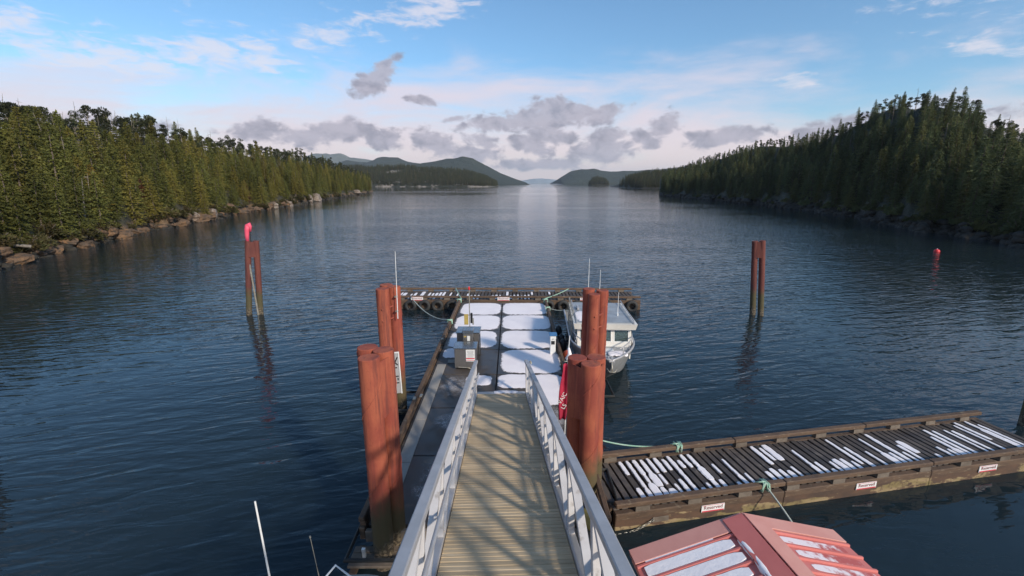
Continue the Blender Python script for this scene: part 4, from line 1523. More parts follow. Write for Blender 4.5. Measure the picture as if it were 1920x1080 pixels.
# ================================================================== gangway
E0 = Vector((-0.377, 14.76, 0.75))
gdir = Vector((-0.323, 10.278, -2.693)).normalized()
gx = gdir.cross(Vector((0, 0, 1))).normalized()
gz = gx.cross(gdir)
GM = Matrix((gx, gdir, gz)).transposed()
GL = 16.2
gw = thing('gangway', 'aluminium truss gangway with tan ribbed treads leading down to the dock', 'gangway', E0, GM.to_euler())
tread = MB()
tread.box((0, 0, -0.02), (1.69, 0.094, 0.04), None, 0.009)
tm_ = tread.mesh('tread_plank', 'tread')
NPL = int(GL / 0.1)
for k in range(NPL):
    obj('tread_plank', tm_, gw, (0, -0.06 - k * 0.1, 0))
MB().box((0, -GL / 2, -0.14), (0.10, GL - 0.3, 0.12)).build('centre_beam', 'aluminium', gw)
HR = 1.19
for s in (-1, 1):
    nm = 'aluminium'
    MB().box((s * 0.905, -GL / 2, -0.06), (0.105, GL, 0.22), None, 0.008).build('bottom_chord', nm, gw)
    MB().box((s * 0.885, -GL / 2 + 0.02, HR - 0.05), (0.125, GL + 0.04, 0.085), None, 0.012).build('top_rail', nm, gw)
    NB = 10
    bay = GL / NB
    zt, zb = HR - 0.095, 0.052
    for k in range(NB + 1):
        yy = -0.05 - k * bay if k < NB else -GL + 0.06
        MB().box((s * 0.90, yy, (zt + zb) / 2), (0.085, 0.10, zt - zb), None, 0.006).build('post', 'aluminium_pale', gw)
    for k in range(NB):
        y0 = -0.05 - k * bay
        MB().beam((s * 0.90, y0 - 0.10, zt), (s * 0.90, y0 - bay + 0.11, zb), 0.08, 0.10, (1, 0, 0)).build('diagonal', 'aluminium_pale', gw)
    if s < 0:
        MB().tube([(-0.80, 0.12, 0.70), (-0.80, -GL, 0.70)], 0.026, 10).build('hand_pipe', nm, gw)
        for k in range(5):
            MB().cyl((-0.80, -0.9 - k * 2 * bay, 0.70), (-0.87, -0.9 - k * 2 * bay, 0.70), 0.018, n=8).build('pipe_bracket', nm, gw)
    else:
        MB().tube([(1.00, 0.1, 0.72), (1.00, -GL, 0.72)], 0.030, 10).build('hand_pipe', nm, gw)
        for k, (zz, r_) in enumerate(((0.34, 0.035), (0.24, 0.03), (0.15, 0.04))):
            MB().tube([(1.0 + 0.012 * math.sin(i * 0.9 + k), -i * 0.8 - 0.4, zz - 0.02 * math.sin(i * 1.7 + k)) for i in range(21)], r_, 8).build('hose', 'black' if k != 1 else 'galvanised', gw)
for k in range(7):
    MB().box((0, -1.2 - k * 2.4, -0.10), (1.72, 0.08, 0.10)).build('cross_beam', 'aluminium', gw)
# hinged flap from the gangway foot to the dock
fl = MB()
a_ = math.asin(0.262 / 1.034)
fl.box((0, 0.34, -0.035), (1.72, 0.70, 0.02), None, 0.004)
flo = fl.build('transition_flap', 'aluminium', gw)
MB().cyl((-0.85, 0.0, -0.03), (0.85, 0.0, -0.03), 0.028, n=10).build('hinge', 'galvanised', flo)
flo.location = (0, 0.0, 0)
for k in range(2):
    MB().cyl((0.985, -0.75 - k * 0.28, HR - 0.02), (0.985, -0.75 - k * 0.28, HR + 0.05), 0.03, n=8).build('clamp', 'galvanised', gw)
sn = obj('snow_patch', patch_mesh(61, amp=0.12, sq=2.6, th=0.02), None, E0 + GM @ Vector((0.16, 0.36, -0.022)), GM.to_euler(), (0.46, 0.25, 1))
tag(sn, 'thin snow lying on the metal flap at the gangway foot', 'snow')


# ================================================================== plank floats
def sign(parent, loc, rotz, wd, label, face=-1):
    s_ = MB().box((0, 0, 0), (wd, 0.015, wd * 0.30), None, 0.003).build('sign', 'white_paint', parent, False, loc, (0, 0, rotz))
    s_['label'] = label
    obj('lettering', text_mesh('Reserved', wd * 0.215, 'dark_red'), s_, (0, -0.0105, wd * 0.035), (R(90), 0, 0), (1.02, 1, 1))
    MB().box((0, -0.009, -wd * 0.115), (wd * 0.94, 0.006, wd * 0.045)).build('stripe', 'red_sign', s_)
    MB().box((0, -0.009, wd * 0.135), (wd * 0.96, 0.005, wd * 0.012)).build('stripe', 'red_sign', s_)
    return s_


def plank_float(label, origin, rz, length, width, pitch, zdeck, side_mat, seed, railz=0.15):
    rg_ = random.Random(seed)
    root = thing('mooring_float', label, 'float', (origin[0], origin[1], 0), (0, 0, rz))
    n = int(length / pitch)
    pmesh = [MB().box((0, 0, -0.03), (pitch - 0.055, width - 0.34, 0.06), None, 0.008).mesh('plank', 'plank') for _ in range(1)]
    for k in range(n):
        o = obj('plank', pmesh[0], root, ((k + 0.5) * pitch, width / 2 + rg_.uniform(-0.008, 0.008), zdeck + rg_.uniform(-0.006, 0.006)), (rg_.gauss(0, 0.01), 0, rg_.gauss(0, 0.004)))
    for yy, sg in ((0.085, -1), (width - 0.085, 1)):
        nseg = max(2, int(length / 4.4))
        sl = length / nseg
        for k in range(nseg):
            MB().box(((k + 0.5) * sl, yy, zdeck + railz + 0.045), (sl - 0.012, 0.17, 0.12), Euler((0, rg_.gauss(0, 0.002), 0)).to_matrix(), 0.02).build('kerb_rail', 'timber', root)
        nb = int(length / 1.35)
        for k in range(nb):
            MB().box(((k + 0.5) * length / nb, yy, zdeck + railz / 2 - 0.01), (0.36, 0.155, railz - 0.025)).build('kerb_block', 'grey_timber', root)
        for k in range(nseg):
            MB().box(((k + 0.5) * sl, yy, zdeck - 0.10), (sl - 0.008, 0.16, 0.18), None, 0.02).build('side_beam', 'timber', root)
            MB().box(((k + 0.5) * sl, yy - sg * 0.012, zdeck - 0.19 - (zdeck - 0.21) / 2), (sl - 0.004, 0.16, zdeck - 0.20 + 0.05), None, 0.015).build('skirt_log', side_mat, root)
    for k in range(int(length / 2.2)):
        MB().box((1.0 + k * 2.2, width / 2, zdeck - 0.15), (0.2, width - 0.36, 0.16)).build('cross_beam', 'timber', root)
    for yy in (0.45, width - 0.45):
        MB().cyl((0.1, yy, -0.02), (length - 0.1, yy, -0.02), 0.20, n=12).build('float_log', 'dark_float', root)
    return root


RF = plank_float('weathered plank float with melting snow strips and three reserved signs', (2.42, 9.10), R(10.6), 13.55, 2.12, 0.205, 0.46, 'float_side', 5)
sign(RF, (2.52, -0.008, 0.29), 0, 0.62, 'white and red reserved sign nearest the gangway end of the plank float')
sign(RF, (6.95, -0.008, 0.30), 0, 0.62, 'white and red reserved sign in the middle of the plank float')
sign(RF, (10.95, -0.008, 0.30), 0, 0.62, 'white and red reserved sign near the outer end of the plank float')
MB().box((1.15, 0.005, 0.17), (0.42, 0.03, 0.14), None, 0.01).build('chain_plate', 'grey_timber', RF)
cm = MB()
for i in range(4):
    cm.cyl((-0.12, 0.5 + i * 0.36, 0.36), (-0.03, 0.5 + i * 0.36, 0.36), 0.05, n=10)
cm.build('hinge_lugs', 'galvanised', RF)
MB().box((-0.03, 1.06, 0.42), (0.08, 1.7, 0.22), None, 0.02).build('end_beam', 'timber', RF)
FF = plank_float('weathered cross float with two reserved signs and tyres on its dock side', (-7.9, 28.45), R(-0.6), 16.2, 2.5, 0.24, 0.62, 'timber', 6)
sign(FF, (1.75, -0.01, 0.70), 0, 0.78, 'white and red reserved sign on the cross float near the rear pile cluster')
sign(FF, (7.35, -0.01, 0.70), 0, 0.78, 'white and red reserved sign on the cross float at the dock end')
sign(FF, (12.6, -0.01, 0.70), 0, 0.62, 'white reserved sign on the cross float behind the boat')


def float_snow(root, length, width, pitch, zdeck, seed, label, dens, lo=0.17):
    """melting snow left lying on single planks, some joined across"""
    rg_ = random.Random(seed)
    n = int(length / pitch)
    mb = MB()
    def strip(xc, y0, y1, wd):
        m = max(3, int((y1 - y0) / 0.08))
        lft, rgt = [], []
        for i in range(m + 1):
            yy = y0 + (y1 - y0) * i / m
            e = min(1.0, 0.72 + 0.30 * min(i, m - i))
            hw = wd / 2 * e * rg_.uniform(0.90, 1.06)
            off = rg_.gauss(0, 0.004)
            lft.append((xc - hw + off, yy)); rgt.append((xc + hw + off, yy))
        z0, z1 = zdeck + 0.001, zdeck + rg_.uniform(0.007, 0.016)
        vs = [(x, y, z0) for x, y in lft] + [(x, y, z0) for x, y in rgt]
        vs += [(x * 0.86 + rgt[i][0] * 0.14, y, z1) for i, (x, y) in enumerate(lft)] + [(x * 0.86 + lft[i][0] * 0.14, y, z1) for i, (x, y) in enumerate(rgt)]
        k = m + 1
        fs = []
        for i in range(m):
            fs += [(2 * k + i, 3 * k + i, 3 * k + i + 1, 2 * k + i + 1), (i, 2 * k + i, 2 * k + i + 1, i + 1), (k + i, k + i + 1, 3 * k + i + 1, 3 * k + i)]
        fs += [(0, k, 3 * k, 2 * k), (m, 2 * k + m, 3 * k + m, k + m)]
        mb.add(vs, fs)
    ya, yb = lo + 0.04, width - lo - 0.04
    for k in range(n):
        xc = (k + 0.5) * pitch
        for (c0, c1, ylo, yhi, pr) in dens:
            if c0 <= xc <= c1 and rg_.random() < pr:
                a = ya + (yb - ya) * max(0, ylo + rg_.gauss(0, 0.05))
                b = ya + (yb - ya) * min(1, yhi + rg_.gauss(0, 0.07))
                if b - a > 0.1:
                    strip(xc, a, b, (pitch - 0.06) * rg_.uniform(0.6, 1.0) if rg_.random() > 0.1 else pitch * 1.02)
    o = mb.build('snow_cover', 'snow', None, False, root.location, root.rotation_euler)
    return tag(o, label, None, kind='stuff')


float_snow(RF, 13.55, 2.12, 0.205, 0.465, 3, 'melting snow strips on the planks of the plank float',
           [(0.75, 2.3, 0.0, 0.36, 0.95), (0.75, 2.2, 0.38, 0.66, 0.7), (0.8, 2.5, 0.66, 1.0, 0.85), (2.2, 2.5, 0, 1, 0.9), (2.9, 3.15, 0.0, 1.0, 1.0), (2.5, 3.6, 0.0, 0.24, 0.7),
            (2.4, 3.2, 0.68, 0.98, 0.6), (3.6, 5.2, 0.0, 0.33, 0.85), (4.9, 5.7, 0.55, 0.98, 0.45), (5.2, 7.4, 0.0, 0.36, 0.95), (7.4, 8.4, 0.0, 0.45, 0.4), (7.3, 7.7, 0.3, 0.8, 0.9), (8.4, 9.4, 0, 0.4, 0.7),
            (9.6, 11, 0.0, 0.3, 0.35), (10.6, 13.3, 0.05, 0.75, 0.4), (11.6, 13.2, 0.5, 1.0, 0.45), (0.9, 13, 0.3, 0.7, 0.10), (3.4, 9.5, 0.0, 0.25, 0.35), (8, 13.3, 0.1, 0.9, 0.15)])
float_snow(FF, 16.2, 2.5, 0.24, 0.625, 4, 'thin snow strips on the planks of the cross float',
           [(0.3, 5, 0.1, 0.8, 0.35), (5, 10, 0.0, 0.5, 0.6), (7, 12, 0.6, 1.0, 0.2), (12, 16, 0.1, 0.9, 0.12)])

# tyres hung along the cross float
tyre = MB()
tyre.lathe([(0.20, -0.10), (0.29, -0.115), (0.36, -0.09), (0.39, -0.05), (0.39, 0.05), (0.36, 0.09), (0.29, 0.115), (0.20, 0.10), (0.19, 0.06), (0.29, 0.03), (0.29, -0.03), (0.19, -0.06), (0.20, -0.10)], n=24)
tyre.f = [q for q in tyre.f if len(q) == 4]
tym = tyre.mesh('tyre', 'rubber', True)
cs, sn_ = math.cos(R(-0.6)), math.sin(R(-0.6))
for i, lx in enumerate((0.35, 1.35, 2.25, 3.1, 4.05, 4.95, 10.25, 11.2, 12.1, 13.05, 14.0, 15.6)):
    ly = -0.16
    o = obj('tyre', tym, None, (-7.9 + lx * cs - ly * sn_, 28.45 + lx * sn_ + ly * cs, 0.27), (R(90), rnd.uniform(0, 3), R(rnd.uniform(-6, 6))))
    if lx < 15:
        tag(o, 'black tyre hanging as a fender on the dock side of the cross float', 'tyre', 'tyres hung along the cross float')
    else:
        tag(o, 'black tyre hanging at the outer corner of the cross float beyond the boat', 'tyre')


# ropes
def catenary(p0, p1, sag, n=18):
    p0, p1 = Vector(p0), Vector(p1)
    return [p0.lerp(p1, i / n) - Vector((0, 0, sag * 4 * (i / n) * (1 - i / n))) for i in range(n + 1)]


def rope(name, pts, r, mat, label, cat='rope', knots=(), kaxis='y'):
    t_ = thing(name, label, cat, pts[0])
    o0 = Vector(pts[0])
    MB().tube([Vector(q) - o0 for q in pts], r, 7).build('line', mat, t_, True)
    for kx, ky, kz, ks in knots:
        rg_ = random.Random(int(kx * 100) + 7)
        m_ = MB()
        # turns of line thrown round the kerb rail, crossing each other
        for w_ in range(5):
            pp = []
            sk = rg_.uniform(-1.3, 1.3)
            for i in range(9):
                cx2, cz2 = ((1, 1), (1, 0), (1, -1), (0, -1), (-1, -1), (-1, 0), (-1, 1), (0, 1), (1, 1))[i]
                u_ = ks * 0.62 * cx2 + rg_.gauss(0, 0.006)
                v_ = ks * sk * (0.5 - abs(i - 4) / 4) + (w_ - 2) * 0.035
                if kaxis == 'x':
                    pp.append((kx - o0.x + v_, ky - o0.y + u_, kz - o0.z + ks * 0.60 * cz2))
                else:
                    pp.append((kx - o0.x + u_, ky - o0.y + v_, kz - o0.z + ks * 0.60 * cz2))
            m_.tube(pp, r * 0.8, 6)
        m_.tube([(kx - o0.x + 0.02, ky - o0.y, kz - o0.z + ks * 0.6), (kx - o0.x - 0.12, ky - o0.y - 0.05, kz - o0.z + ks * 0.75), (kx - o0.x - 0.22, ky - o0.y + 0.02, kz - o0.z + ks * 0.4)], r * 0.8, 6)
        m_.build('knot', 'rope_green', t_, True)
    return t_


def RFp(lx, ly, z):
    c_, s_ = math.cos(R(10.6)), math.sin(R(10.6))
    return (2.42 + lx * c_ - ly * s_, 9.10 + lx * s_ + ly * c_, z)


q = RFp(2.75, 2.03, 0.72)
rope('mooring_line', catenary((2.25, 11.6, 0.95), q, 0.16), 0.022, 'rope_green', 'slack green line from the pile cluster to the plank float', knots=[(*q[:2], 0.655, 0.17)], kaxis='x')
q = RFp(3.95, 0.085, 0.72)
q2 = RFp(4.05, -1.15, 0.10)
rope('mooring_line', [q, RFp(3.99, -0.06, 0.60)] + catenary(RFp(3.99, -0.06, 0.60), q2, -0.03, 8)[1:], 0.022, 'rope_pale', 'pale line with green knot dropping from the plank float toward the shed', knots=[(*q[:2], 0.655, 0.17)], kaxis='x')
rope('mooring_line', catenary((-6.55, 28.4, 0.86), (-3.34, 23.1, 0.9), 0.42), 0.028, 'rope_pale', 'slack pale line from the cross float to the fuel side of the dock', knots=[(-3.295, 23.1, 0.80, 0.17)])
rope('mooring_line', catenary((-3.2, 27.7, 0.9), (-3.9, 30.6, 0.9), 0.03), 0.028, 'rope_green', 'short green line tying the dock corner to the cross float, fuel side', knots=[(-3.295, 27.5, 0.80, 0.17)])
rope('mooring_line', catenary((2.1, 27.7, 0.9), (3.9, 30.4, 0.9), 0.05), 0.028, 'rope_green', 'short green line tying the dock corner to the cross float, boat side', knots=[(2.115, 27.5, 0.80, 0.17), (2.115, 25.6, 0.80, 0.17)])
rope('mooring_line', catenary((2.14, 25.5, 0.88), (3.35, 24.6, 1.05), 0.10), 0.022, 'rope_pale', 'pale stern line from the dock kerb to the cabin boat', knots=[])
rope('mooring_line', catenary((2.14, 17.4, 0.88), (3.62, 17.9, 1.15), 0.12), 0.022, 'rope_pale', 'pale bow line from the dock kerb to the cabin boat', knots=[])
# chain
ch = thing('chain', 'galvanised chain drooping from the corner of the plank float', 'chain', RFp(1.0, -0.04, 0.22))
pts = catenary(Vector(RFp(0.95, -0.04, 0.22)) - Vector(ch.location), Vector(RFp(-0.25, -0.10, 0.05)) - Vector(ch.location), 0.14, 16)
for i in range(16):
    a, b = pts[i], pts[i + 1]
    mid = (a + b) / 2
    M = rot_to(b - a) @ Euler((0, 0, R(90) * (i % 2))).to_matrix()
    lk = []
    for k in range(10):
        an = 2 * PI * k / 10
        lk.append(mid + M @ Vector((0.022 * math.cos(an), 0, 0.048 * math.sin(an))))
    MB().tube(lk, 0.009, 5, close=True).build('link', 'galvanised', ch)


# ================================================================== dock equipment
fc = thing('fuel_cabinet', 'brushed steel fuel cabinet with white notice on the dock', 'cabinet', (-1.90, 17.25, DZ))
MB().box((0, 0.36, 0.475), (0.86, 0.70, 0.83), None, 0.012).build('body', 'steel_sheet', fc)
MB().box((-0.21, -0.004, 0.475), (0.42, 0.016, 0.80), None, 0.004).build('door', 'steel_sheet', fc)
MB().box((0, 0.36, 0.905), (0.94, 0.80, 0.035), None, 0.01).build('lid', 'steel_lid', fc)
MB().box((0, 0.36, 0.03), (0.74, 0.60, 0.06)).build('plinth', 'black', fc)
nt = MB().box((0.215, -0.008, 0.60), (0.36, 0.014, 0.50), None, 0.003).build('notice', 'white_paint', fc)
for k in range(6):
    MB().box((0.215, -0.0165, 0.79 - k * 0.05), (0.28 - 0.03 * (k % 3), 0.003, 0.013)).build('print_line', 'steel_sheet', nt)
for zz, hh in ((0.475, 0.045), (0.40, 0.02)):
    MB().box((0.215, -0.0165, zz), (0.34, 0.003, hh)).build('print_band', 'red_sign', nt)
MB().tube([(-0.28, -0.02, 0.10), (0.1, -0.05, 0.09), (0.22, -0.03, 0.05)], 0.018, 8).build('drain_pipe', 'galvanised', fc)
fd = thing('fuel_dispenser', 'narrow steel fuel dispenser head behind the cabinet', 'dispenser', (-1.87, 18.22, DZ))
MB().box((0, 0.2, 0.60), (0.42, 0.36, 1.2), None, 0.01).build('body', 'steel_sheet', fd)
MB().box((0, 0.2, 1.26), (0.47, 0.42, 0.16), None, 0.02).build('hood', 'steel_lid', fd)
MB().box((0.03, 0.012, 0.98), (0.12, 0.012, 0.22)).build('meter', 'white_paint', fd)
MB().box((-0.12, 0.012, 1.06), (0.10, 0.012, 0.05)).build('plate', 'yellow', fd)
MB().tube([(0.22, 0.1, 1.0), (0.30, 0.05, 0.7), (0.27, 0.05, 0.2), (0.32, -0.1, 0.03)], 0.022, 8).build('hose', 'black', fd)
f2 = thing('hose_reel_cabinet', 'low wide blue-grey steel cabinet behind the dispenser', 'cabinet', (-1.93, 18.85, DZ))
MB().box((0, 0.42, 0.50), (0.98, 0.80, 1.0), None, 0.012).build('body', 'steel_sheet', f2)
MB().box((0, 0.42, 1.02), (1.06, 0.90, 0.04), None, 0.01).build('lid', 'steel_lid', f2)
MB().tube([(0.52, 0.02, 0.95), (0.54, -0.06, 0.5), (0.52, -0.10, 0.0)], 0.022, 8).build('hose', 'black', f2)
np_ = thing('notice_post', 'slim post with yellow notice and red lamp on the snowy dock', 'post', (-2.02, 20.75, DZ))
MB().cyl((0, 0, 0), (0, 0, 2.55), 0.022, n=10).build('pole', 'galvanised', np_)
MB().box((-0.16, -0.03, 1.06), (0.20, 0.02, 0.52), None, 0.004).build('notice', 'yellow', np_)
MB().box((0.09, 0.0, 1.12), (0.10, 0.09, 0.50), None, 0.01).build('hose_hanger', 'black', np_)
MB().box((0.16, 0.0, 0.95), (0.07, 0.09, 0.30), None, 0.01).build('bracket', 'galvanised', np_)
MB().lathe([(0.03, 2.5), (0.045, 2.52), (0.045, 2.62), (0.02, 2.66)], n=12).build('lamp', 'buoy_red', np_)
pd = thing('power_pedestal', 'white power pedestal with blue cap by the boat', 'pedestal', (1.80, 18.95, DZ))
MB().box((0, 0, 0.36), (0.24, 0.22, 0.72), None, 0.015).build('post', 'white_paint', pd)
MB().box((0, 0, 0.80), (0.26, 0.24, 0.16), None, 0.012).build('head', 'white_paint', pd)
MB().box((0, -0.118, 0.57), (0.15, 0.014, 0.16)).build('meter_window', 'black', pd)
MB().box((0, 0.0, 0.925), (0.34, 0.32, 0.06), Euler((0.12, 0, 0)).to_matrix(), 0.015).build('cap', 'blue_cap', pd)
MB().cyl((0, -0.112, 0.74), (0, -0.130, 0.74), 0.025, n=10).build('socket', 'galvanised', pd)
hh_ = thing('kerb_hook', 'small black cleat with rope end on the boat-side kerb', 'cleat', (1.98, 16.55, DZ))
MB().box((0, 0, 0.06), (0.32, 0.07, 0.07), None, 0.02).build('horn', 'black', hh_)
MB().box((0, 0, 0.02), (0.12, 0.06, 0.06)).build('foot', 'black', hh_)

# red feather banner furled on its pole
bn = thing('banner', 'furled red banner with white lettering on a pole beside the piles', 'banner', (1.53, 12.0, DZ))
MB().tube([(0.02, 0.02, 0.0), (0.03, 0.02, 1.6), (0.06, 0.02, 2.75), (0.08, 0.02, 3.25)], 0.014, 8).build('pole', 'white_paint', bn)
MB().box((0.02, 0.02, 0.03), (0.30, 0.30, 0.06), None, 0.01).build('base', 'black', bn)
vs, fs = [], []
for i in range(19):
    t_ = i / 18
    zz = 0.72 + 1.72 * t_
    wd = 0.26 * (0.75 + 0.35 * math.sin(PI * min(1, t_ * 1.15)))
    for k in range(9):
        s = k / 8
        vs.append((-0.06 - 0.0 + (s - 0.62) * wd + 0.10 * t_, -0.05 - 0.045 * math.sin(s * 8.0 + t_ * 2.2) - 0.02 * math.sin(t_ * 9), zz))
for i in range(18):
    for k in range(8):
        fs.append((i * 9 + k, i * 9 + k + 1, (i + 1) * 9 + k + 1, (i + 1) * 9 + k))
b_ = MB()
b_.add(vs, fs)
cl = b_.build('cloth', 'banner_red', bn, True)
sol = cl.modifiers.new('thickness', 'SOLIDIFY')
sol.thickness = 0.012
obj('lettering', text_mesh('VAIC', 0.17, 'white_paint'), cl, (-0.09, -0.118, 1.42), (R(90), R(-62), 0))
obj('lettering', text_mesh('LS', 0.17, 'white_paint'), cl, (-0.045, -0.118, 1.16), (R(90), R(-62), 0))
MB().tube([(0.07, 0.0, 2.5), (0.03, -0.05, 2.6), (0.09, -0.04, 2.72), (0.06, 0.0, 2.9)], 0.05, 8, [0.04, 0.07, 0.06, 0.03]).build('gathered_top', 'snow', bn, True)
yf = thing('drum_fender', 'weathered yellow fender lying by the plank float hinge', 'fender', (1.72, 8.75, 0.62))
MB().lathe([(0.05, -0.36), (0.13, -0.30), (0.16, -0.15), (0.16, 0.15), (0.13, 0.30), (0.05, 0.36)], n=14, M=Euler((R(80), 0, R(20))).to_matrix()).build('body', 'yellow', yf, True)
MB().cyl((0, 0.33, 0.06), (0.12, 0.42, 0.08), 0.02, n=6).build('eye', 'black', yf)

# red buoy
by = thing('mooring_buoy', 'round bright red buoy floating off the shaded hill', 'buoy', (50.7, 53.7, 0))
MB().lathe([(0.05, -0.25), (0.26, -0.15), (0.31, 0.03), (0.27, 0.18), (0.16, 0.28), (0.05, 0.31)], n=18).build('float', 'buoy_red', by, True)
MB().lathe([(0.05, 0.29), (0.06, 0.35), (0.03, 0.38)], n=10).build('eye', 'white_paint', by)


# ================================================================== cabin boat
def loft(sections, close_ends=True):
    n = len(sections[0])
    mb = MB()
    vs = [p for s in sections for p in s]
    fs = []
    for i in range(len(sections) - 1):
        for k in range(n - 1):
            fs.append((i * n + k, i * n + k + 1, (i + 1) * n + k + 1, (i + 1) * n + k))
    mb.add(vs, fs)
    if close_ends:
        mb.f.append(tuple(range((len(sections) - 1) * n, len(sections) * n)))
    return mb


def hull_fn(L, B, bowz, sternz, rise):
    def half(s):
        return B / 2 * (1 - (1 - min(s / 0.42, 1)) ** 2.3)
    secs, gun = [], []
    for i in range(21):
        s = (i / 20) ** 1.25
        b = max(half(s), 0.012)
        sheer = bowz + (sternz - bowz) * (s ** 0.7)
        keel = rise * max(0, 1 - s / 0.30) ** 1.6 - 0.38
        chz = -0.02 + 0.75 * max(0, 1 - s / 0.40) ** 1.5
        cb = b * (0.55 + 0.30 * min(1, s / 0.5))
        y = L * s + (-0.0 if s > 0 else 0)
        yk = y + 0.55 * max(0, 1 - s / 0.12)
        right = [(0.0, yk, keel), (cb, y + 0.25 * max(0, 1 - s / 0.12), chz), (b * 0.97, y, sheer - 0.16), (b, y, sheer)]
        left = [(-q[0], q[1], q[2]) for q in right[:0:-1]]
        secs.append(left + right)
        gun.append((b, y, sheer))
    return secs, gun


BT = thing('cabin_boat', 'grey aluminium cabin boat with cream wheelhouse moored along the dock', 'boat', (3.88, 16.55, -0.05), (0, 0, R(-3.5)))
secs, gun = hull_fn(8.2, 2.84, 1.30, 1.0, 1.25)
h_ = loft(secs).build('hull', 'hull_grey', BT)
smooth_angle(h_, 30)
for s in (-1, 1):
    MB().tube([(s * g[0], g[1], g[2] + 0.01) for g in gun], 0.045, 8).build('gunwale', 'aluminium', BT, True)
dk = MB()
vs, fs = [], []
for g in gun:
    vs += [(-g[0] * 0.97, g[1] + 0.02, g[2] - 0.07), (g[0] * 0.97, g[1] + 0.02, g[2] - 0.07)]
fs = [(2 * i, 2 * i + 1, 2 * i + 3, 2 * i + 2) for i in range(len(gun) - 1) if gun[i + 1][1] < 2.7]
kf = 2 * len(fs) + 2
dk.add(vs[:kf], fs)
dk.build('foredeck', 'deck_grey', BT)
dk = MB()
fs = [(2 * i, 2 * i + 1, 2 * i + 3, 2 * i + 2) for i in range(len(gun) - 1) if gun[i + 1][1] >= 2.7]
k0 = kf - 2
dk.add([(x * 0.97, y, 0.48) for x, y, z in vs[k0:]], [tuple(i - k0 for i in q) for q in fs])
dk.build('cockpit_floor', 'deck_grey', BT)
# wheelhouse: y 2.0 .. 5.2, walls with real window openings
CW, CY0, CY1, CZ0, CZS, CZH, CZT = 1.16, 2.35, 5.2, 0.95, 1.30, 1.82, 1.96
def rake(y, z):
    return y + 0.30 * max(0, (CZT - z) / (CZT - CZ0)) * -0.9 if y < CY0 + 0.2 else y
cab = MB()
th = 0.05
# front wall pieces: sill, header, four pillars (raked forward at the foot)
def front_box(x0, x1, z0, z1, mb, yo=0.0, t=th):
    p = []
    for z in (z0, z1):
        yf = CY0 - 0.27 * (CZT - z) / (CZT - CZ0) + yo
        p += [(x0, yf, z), (x1, yf, z), (x1, yf + t, z), (x0, yf + t, z)]
    mb.hexa(p)
front_box(-CW, CW, CZ0, CZS, cab)
front_box(-CW, CW, CZH, CZT, cab)
px = [(-CW, -CW + 0.10), (-0.42, -0.32), (0.32, 0.42), (CW - 0.10, CW)]
for a, b in px:
    front_box(a, b, CZS, CZH, cab)
# side walls
def side_box(s, y0, y1, z0, z1, mb, xo=0.0, t=th):
    x0, x1 = sorted((s * (CW - xo), s * (CW - t - xo)))
    mb.hexa([(x0, y0, z0), (x1, y0, z0), (x1, y1, z0), (x0, y1, z0), (x0, y0, z1), (x1, y0, z1), (x1, y1, z1), (x0, y1, z1)])
for s in (-1, 1):
    side_box(s, CY0 - 0.2, CY1, CZ0 - 0.4, CZS, cab)
    side_box(s, CY0 + 0.06, CY1, CZH, CZT, cab)
    for a, b in ((CY0 - 0.04, CY0 + 0.16), (3.35, 3.47), (4.35, 4.47), (5.05, CY1)):
        side_box(s, a, b, CZS, CZH, cab)
for a, b in ((-CW, -0.4), (0.4, CW)):
    cab.box(((a + b) / 2, CY1 - 0.03, (CZ0 - 0.4 + CZT) / 2), (b - a, 0.05, CZT - CZ0 + 0.4))
cab.box((0, 3.6, CZ0 - 0.05), (2 * CW - 0.1, 2.9, 0.06))
cab.build('wheelhouse', 'cream_paint', BT)
for a, b in ((-CW + 0.10, -0.42), (-0.32, 0.32), (0.42, CW - 0.10)):
    wn = MB()
    front_box(a, b, CZS, CZH, wn, 0.022, 0.008)
    wo_ = wn.build('window', 'glass', BT)
    fr = MB()
    for q in ((a, b, CZS, CZS + 0.03), (a, b, CZH - 0.03, CZH), (a, a + 0.03, CZS + 0.03, CZH - 0.03), (b - 0.03, b, CZS + 0.03, CZH - 0.03)):
        front_box(*q, fr, -0.006, 0.024)
    fr.build('window_frame', 'white_paint', wo_)
for s in (-1, 1):
    for a, b in ((CY0 + 0.16, 3.35), (3.47, 4.35), (4.47, 5.05)):
        wn = MB()
        side_box(s, a, b, CZS, CZH, wn, 0.022, 0.008)
        wn.build('window', 'glass', BT)
# inside: dash and seats so the glass has something behind it
MB().box((0, 2.5, 1.30), (2.1, 0.45, 0.14), None, 0.03).build('dashboard', 'black', BT)
for xx in (-0.6, 0.6):
    MB().box((xx, 3.6, 1.25), (0.45, 0.45, 0.12), None, 0.04).build('seat', 'black', BT)
    MB().box((xx, 3.83, 1.55), (0.45, 0.10, 0.55), None, 0.04).build('backrest', 'black', BT)
rf = MB()
rf.hexa([(-1.30, 2.06, 1.90), (1.30, 2.06, 1.90), (1.30, 5.75, 1.93), (-1.30, 5.75, 1.93), (-1.36, 1.98, 2.17), (1.36, 1.98, 2.17), (1.34, 5.80, 2.10), (-1.34, 5.80, 2.10)])
ro_ = rf.build('roof', 'cream_paint', BT)
MB().box((0, 3.92, 2.148), (2.5, 3.6, 0.03), Euler((-0.018, 0, 0)).to_matrix(), 0.01).build('roof_deck', 'roof_top', ro_)
for s in (-1, 1):
    m_ = MB().tube([(s * 1.22, 2.0, 2.16), (s * 1.22, 2.15, 2.28), (s * 1.22, 5.6, 2.28), (s * 1.22, 5.75, 2.16)], 0.022, 8)
    for yy in (3.0, 4.0, 4.9):
        m_.cyl((s * 1.22, yy, 2.16), (s * 1.22, yy, 2.28), 0.016, n=6)
    m_.build('roof_rail', 'aluminium', ro_)
